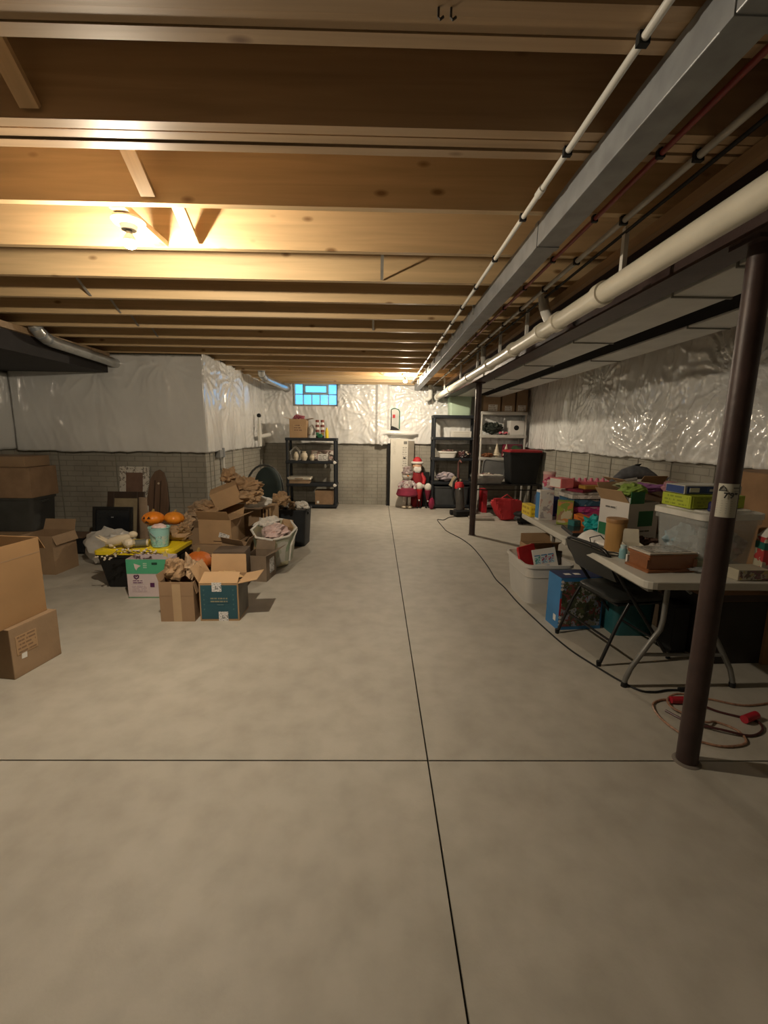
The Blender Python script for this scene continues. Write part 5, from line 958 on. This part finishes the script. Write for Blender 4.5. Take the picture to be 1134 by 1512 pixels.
carton('plain carton behind the white carton under the plush', (2.36, 3.52, 0), 0, .20, .40, 1.03, CARD2, name='tall_carton')
for k, (lab, c, r, cc) in enumerate((('lime green fabric on top of the white carton', (1.85, 3.16, TT+.385), (.09, .09, .05), (.28, .42, .08)), ('purple folded fabric atop the white carton', (1.98, 3.20, TT+.40), (.16, .08, .03), (.40, .16, .44)), ('pale yellow fabric strip under the purple fabric', (1.93, 3.28, TT+.41), (.15, .08, .025), (.50, .50, .30)), ('dusty rose fabric bunch beside the lime box', (2.10, 3.10, TT+.41), (.07, .06, .045), (.50, .24, .30)))):
    crumpled(lab, c, r, 101+k, mat('fab_%d' % k, cc, .75, var=.3, scale=16), 'folded_fabric', 'fabric', 3, .35, 2.4)
# clear tub with white lid
TBX, TBY, TBR = 2.01, 2.63, .18
t = thing('clear_tub', 'clear plastic tub with white lid on the table end', 'tub', (TBX, TBY, TT+.001), TBR); tub_shell(.40, .36, .30, .90, .004, .05).build('tub_shell', CLEAR, t, SM); lid_mesh(.40, .36).build('lid', mat('lid_white', (.68, .67, .62), .4), t, SM, loc=(0, 0, .315))
for i, (dx, dy, z_, r, m) in enumerate(((-.02, -.08, .15, (.14, .07, .11), CLEARB), (.12, -.05, .12, (.09, .08, .09), CLEARB), (-.10, .06, .13, (.10, .08, .10), mat('pale_blue_bits', (.30, .42, .48), .5)), (.06, .08, .22, (.12, .06, .06), mat('pale_pink_bits', (.5, .4, .4), .5)))):
    q = MB().crumple((dx, dy, z_), r, 111+i, 3, .4, 3).build('bagged_item', m, t, SM)
MB().b2((-.16, -.13, .01), (.0, .10, .055)).build('lime_insert', LIME, t); MB().b2((-.14, -.150, .15), (-.05, -.148, .25)).build('paper_slip', PAPER, t)
ca, sa = math.cos(TBR), math.sin(TBR)
def onlid(x, y, z=0): return (TBX+x*ca-y*sa, TBY+x*sa+y*ca, TT+.354+z)
slab_box('lime green flat box on the white tub lid', onlid(-.015, .03), TBR-.05, .36, .22, .075, LIME, 'flat_box', 'box', face=printed('lime_txt', (.38, .46, .03), (.25, .32, .02), 3, 10, .5), left=printed('lime_txt2', (.38, .46, .03), (.22, .28, .02), 3, 8, .48))
t = slab_box('blue and white film box lying on the lime box', onlid(.0, .05, .078), TBR-.12, .36, .16, .05, mat('film_white', (.50, .50, .47), .45), 'film_box', 'box', face=mat('film_blue', (.025, .06, .22), .4), left=mat('film_blue', (.025, .06, .2), .4), top=mat('film_top', (.42, .42, .36), .3)); decal(t, 'lettering', printed('film_txt', (.025, .06, .22), (.6, .62, .66), 1, 10, .42), (.06, -.0825, .024), .20, .03); decal(t, 'logo_plate', PAPER, (-.12, -.083, .025), .06, .026)
for k in range(2):
    t = thing('spray_cap', ('dark blue cap standing on the white tub lid', 'dark purple cap at the right on the white tub lid')[k], 'cap', onlid(-.13+.065*k, -.155)); MB().lathe([(.002, 0), (.027, 0), (.028, .045), (.02, .055), (.002, .056)], n=16).build('shell', mat('cap_navy%d' % k, ((.02, .02, .10), (.06, .02, .06))[k], .25), t, SM); MB().lathe([(.0285, .004), (.0295, .008), (.0285, .012)], n=16).build('rim', PAPER if k else NAVY, t, SM)
t = thing('juice_carton', 'tall printed juice carton right of the clear tub', 'carton', (2.215, 2.40, TT+.001), -.2); MB().b2((-.045, -.04, 0), (.045, .04, .22)).build('body', patches('juice_print', [(.50, .48, .38), (.50, .48, .38), (.42, .05, .05), (.12, .2, .06), (.45, .42, .3)], 20), t, bevel=.003); MB().b2((-.046, -.041, .15), (.046, .041, .19)).build('green_band', mat('pine_green', (.02, .13, .10), .5), t); MB().prism([(-.045, .22), (.045, .22), (0, .265)], -.04, .04, 'xz').build('gable_top', WHITE, t)
slab_box('floral printed flat box at right end of table', (2.05, 2.345, TT+.001), .05, .18, .12, .06, mat('floral_cream', (.45, .42, .32), .5), 'printed_box', 'box', face=patches('floral', [(.45, .42, .32), (.20, .10, .12), (.48, .40, .18), (.15, .12, .10), (.5, .48, .4)], 42))
slab_box('magenta flat box next to the floral box', (2.215, 2.30, TT+.001), .05, .09, .08, .06, mat('magenta2', (.30, .02, .20), .5), 'printed_box', 'box', face=patches('mag2', [(.30, .02, .20), (.36, .04, .25)], 10))
o = MB().crumple((0, 0, 0), (.11, .04, .012), 121, 3, .4, 3).build('cellophane_bag', CLEARB, None, SM, loc=(1.90, 2.42, TT+.022)); tag(o, 'flat cellophane bag by the near edge of the table', 'plastic bag')
# side table/shelf supporting goods against the wall
carton('large brown moving carton against the right wall behind table', (2.82, 3.05, 0), .03, .44, .62, 1.27, mat('cardboard_deep', (.30, .175, .085), .8), name='tall_carton')
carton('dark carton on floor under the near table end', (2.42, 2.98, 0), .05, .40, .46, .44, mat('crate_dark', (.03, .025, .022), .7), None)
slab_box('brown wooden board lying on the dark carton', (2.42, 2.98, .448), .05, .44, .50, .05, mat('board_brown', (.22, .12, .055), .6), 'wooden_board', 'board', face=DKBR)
tote('teal bin standing on floor under the table', (1.98, 3.30, 0), 0, .34, .30, .50, mat('teal_bin', (.02, .11, .125), .5), None, .9)
slab_box('black speaker on floor under the table', (2.13, 2.96, 0), .1, .12, .14, .36, BLACKP, 'speaker', 'speaker', face=mat('speaker_cloth', (.03, .03, .03), .9))
# ------------------------------------------------------------------ cords
def cord(label, pts, r, m, name='power_cord', parts=()):
    P = [Vector(p) for p in pts]; Q = []
    for i in range(len(P)-1):
        p0, p1, p2, p3 = P[max(0, i-1)], P[i], P[i+1], P[min(len(P)-1, i+2)]
        for k in range(6):
            s_ = k/6; Q.append(.5*((2*p1)+(p2-p0)*s_+(2*p0-5*p1+4*p2-p3)*s_*s_+(3*p1-p0-3*p2+p3)*s_**3))
    Q.append(P[-1]); o = Q[0].copy(); t = thing(name, label, 'cord', o); MB().tube([q-o for q in Q], r, 7).build('cable', m, t, SM)
    for nm, p, e, rr_, mm in parts: MB().cyl(Vector(p)-o, Vector(e)-o, rr_, rr_, 12).build(nm, mm, t, SM)
h = .007
cord('long black cord snaking along floor from vacuum to column', [(1.50, 8.12, h), (1.33, 8.0, h), (1.20, 7.75, h), (1.09, 7.77, h), (1.10, 7.1, h), (1.12, 6.8, h), (1.25, 6.3, h), (1.31, 5.78, h), (1.30, 5.0, h), (1.27, 4.5, h), (1.29, 4.2, h), (1.30, 3.75, h), (1.37, 3.03, h), (1.46, 2.70, h), (1.57, 2.44, h), (1.66, 2.40, h), (1.76, 2.42, h), (1.84, 2.42, h)], .006, BLACKP, parts=(('plug', (1.83, 2.42, .012), (1.89, 2.42, .012), .013, BLACKP),))
OC = mat('tan_red_cord', (.36, .20, .13), .45, var=.5, scale=60); RP = mat('red_plug', (.42, .015, .03), .4)
cord('tan and red extension cord coiled around the near column', [(1.75, 2.32, h), (1.66, 2.32, h), (1.58, 2.27, h), (1.55, 2.15, h), (1.58, 2.02, h), (1.66, 1.95, h), (1.75, 1.93, h), (1.86, 1.96, h), (1.89, 2.05, h), (1.83, 2.12, h), (1.76, 2.10, .02), (1.70, 2.16, .02), (1.66, 2.24, .02), (1.70, 2.32, .02), (1.80, 2.36, .02), (1.95, 2.33, h), (2.10, 2.27, h), (2.30, 2.30, h), (2.5, 2.36, h)], .006, OC, 'extension_cord', (('red_socket', (1.70, 2.30, .02), (1.79, 2.30, .02), .020, RP),))
cord('dark extension cord with red plug end right of column', [(1.62, 2.22, h), (1.68, 2.12, h), (1.80, 2.04, .018), (1.92, 2.01, h), (2.02, 2.05, h), (2.06, 2.12, h), (2.00, 2.16, h), (1.90, 2.22, h), (1.80, 2.30, .03)], .0065, mat('maroon_cord', (.07, .02, .02), .45), 'extension_cord', (('red_plug_end', (1.98, 2.12, .022), (2.08, 2.16, .022), .021, RP),))

# ------------------------------------------------------------------ groups of look-alikes
GROUPS = {'cardboard_box': 'cardboard cartons around the basement', 'crumpled_paper': 'crumpled packing paper on the left pile', 'game_box': 'board games on the folding table', 'printed_box': 'printed retail boxes',
          'toy_box': 'toy boxes on the folding table', 'plastic_sheet': 'plastic sheets covering the insulated walls', 'storage_tote': 'storage totes and bins', 'pumpkin': 'pumpkin decorations', 'picture_frame': 'frames leaning on the left wall',
          'folded_fabric': 'fabrics on the white carton', 'vase': 'cream vases on the rack', 'nutcracker': 'nutcracker figures on the rack', 'gnome_doll': 'holiday dolls by the far wall', 'tree_ornament': 'cone tree ornaments',
          'light_bulb': 'bare ceiling bulbs', 'steel_column': 'steel columns under the beam', 'trunk_duct': 'trunk ducts beside the beam', 'shelf_rack': 'storage racks on the far wall', 'round_duct': 'round metal ducts', 'tall_carton': 'tall cartons',
          'spray_cap': 'caps on the tub lid', 'canister': 'stacked canisters at the table end', 'water_pipe': 'water pipes under the joists', 'extension_cord': 'extension cords near the column', 'flower': 'white cloth flowers on the black tote'}
for o in list(SC.objects):
    k = o.name.split('.')[0]
    if o.parent is None and 'label' in o and k in GROUPS: o['group'] = GROUPS[k]
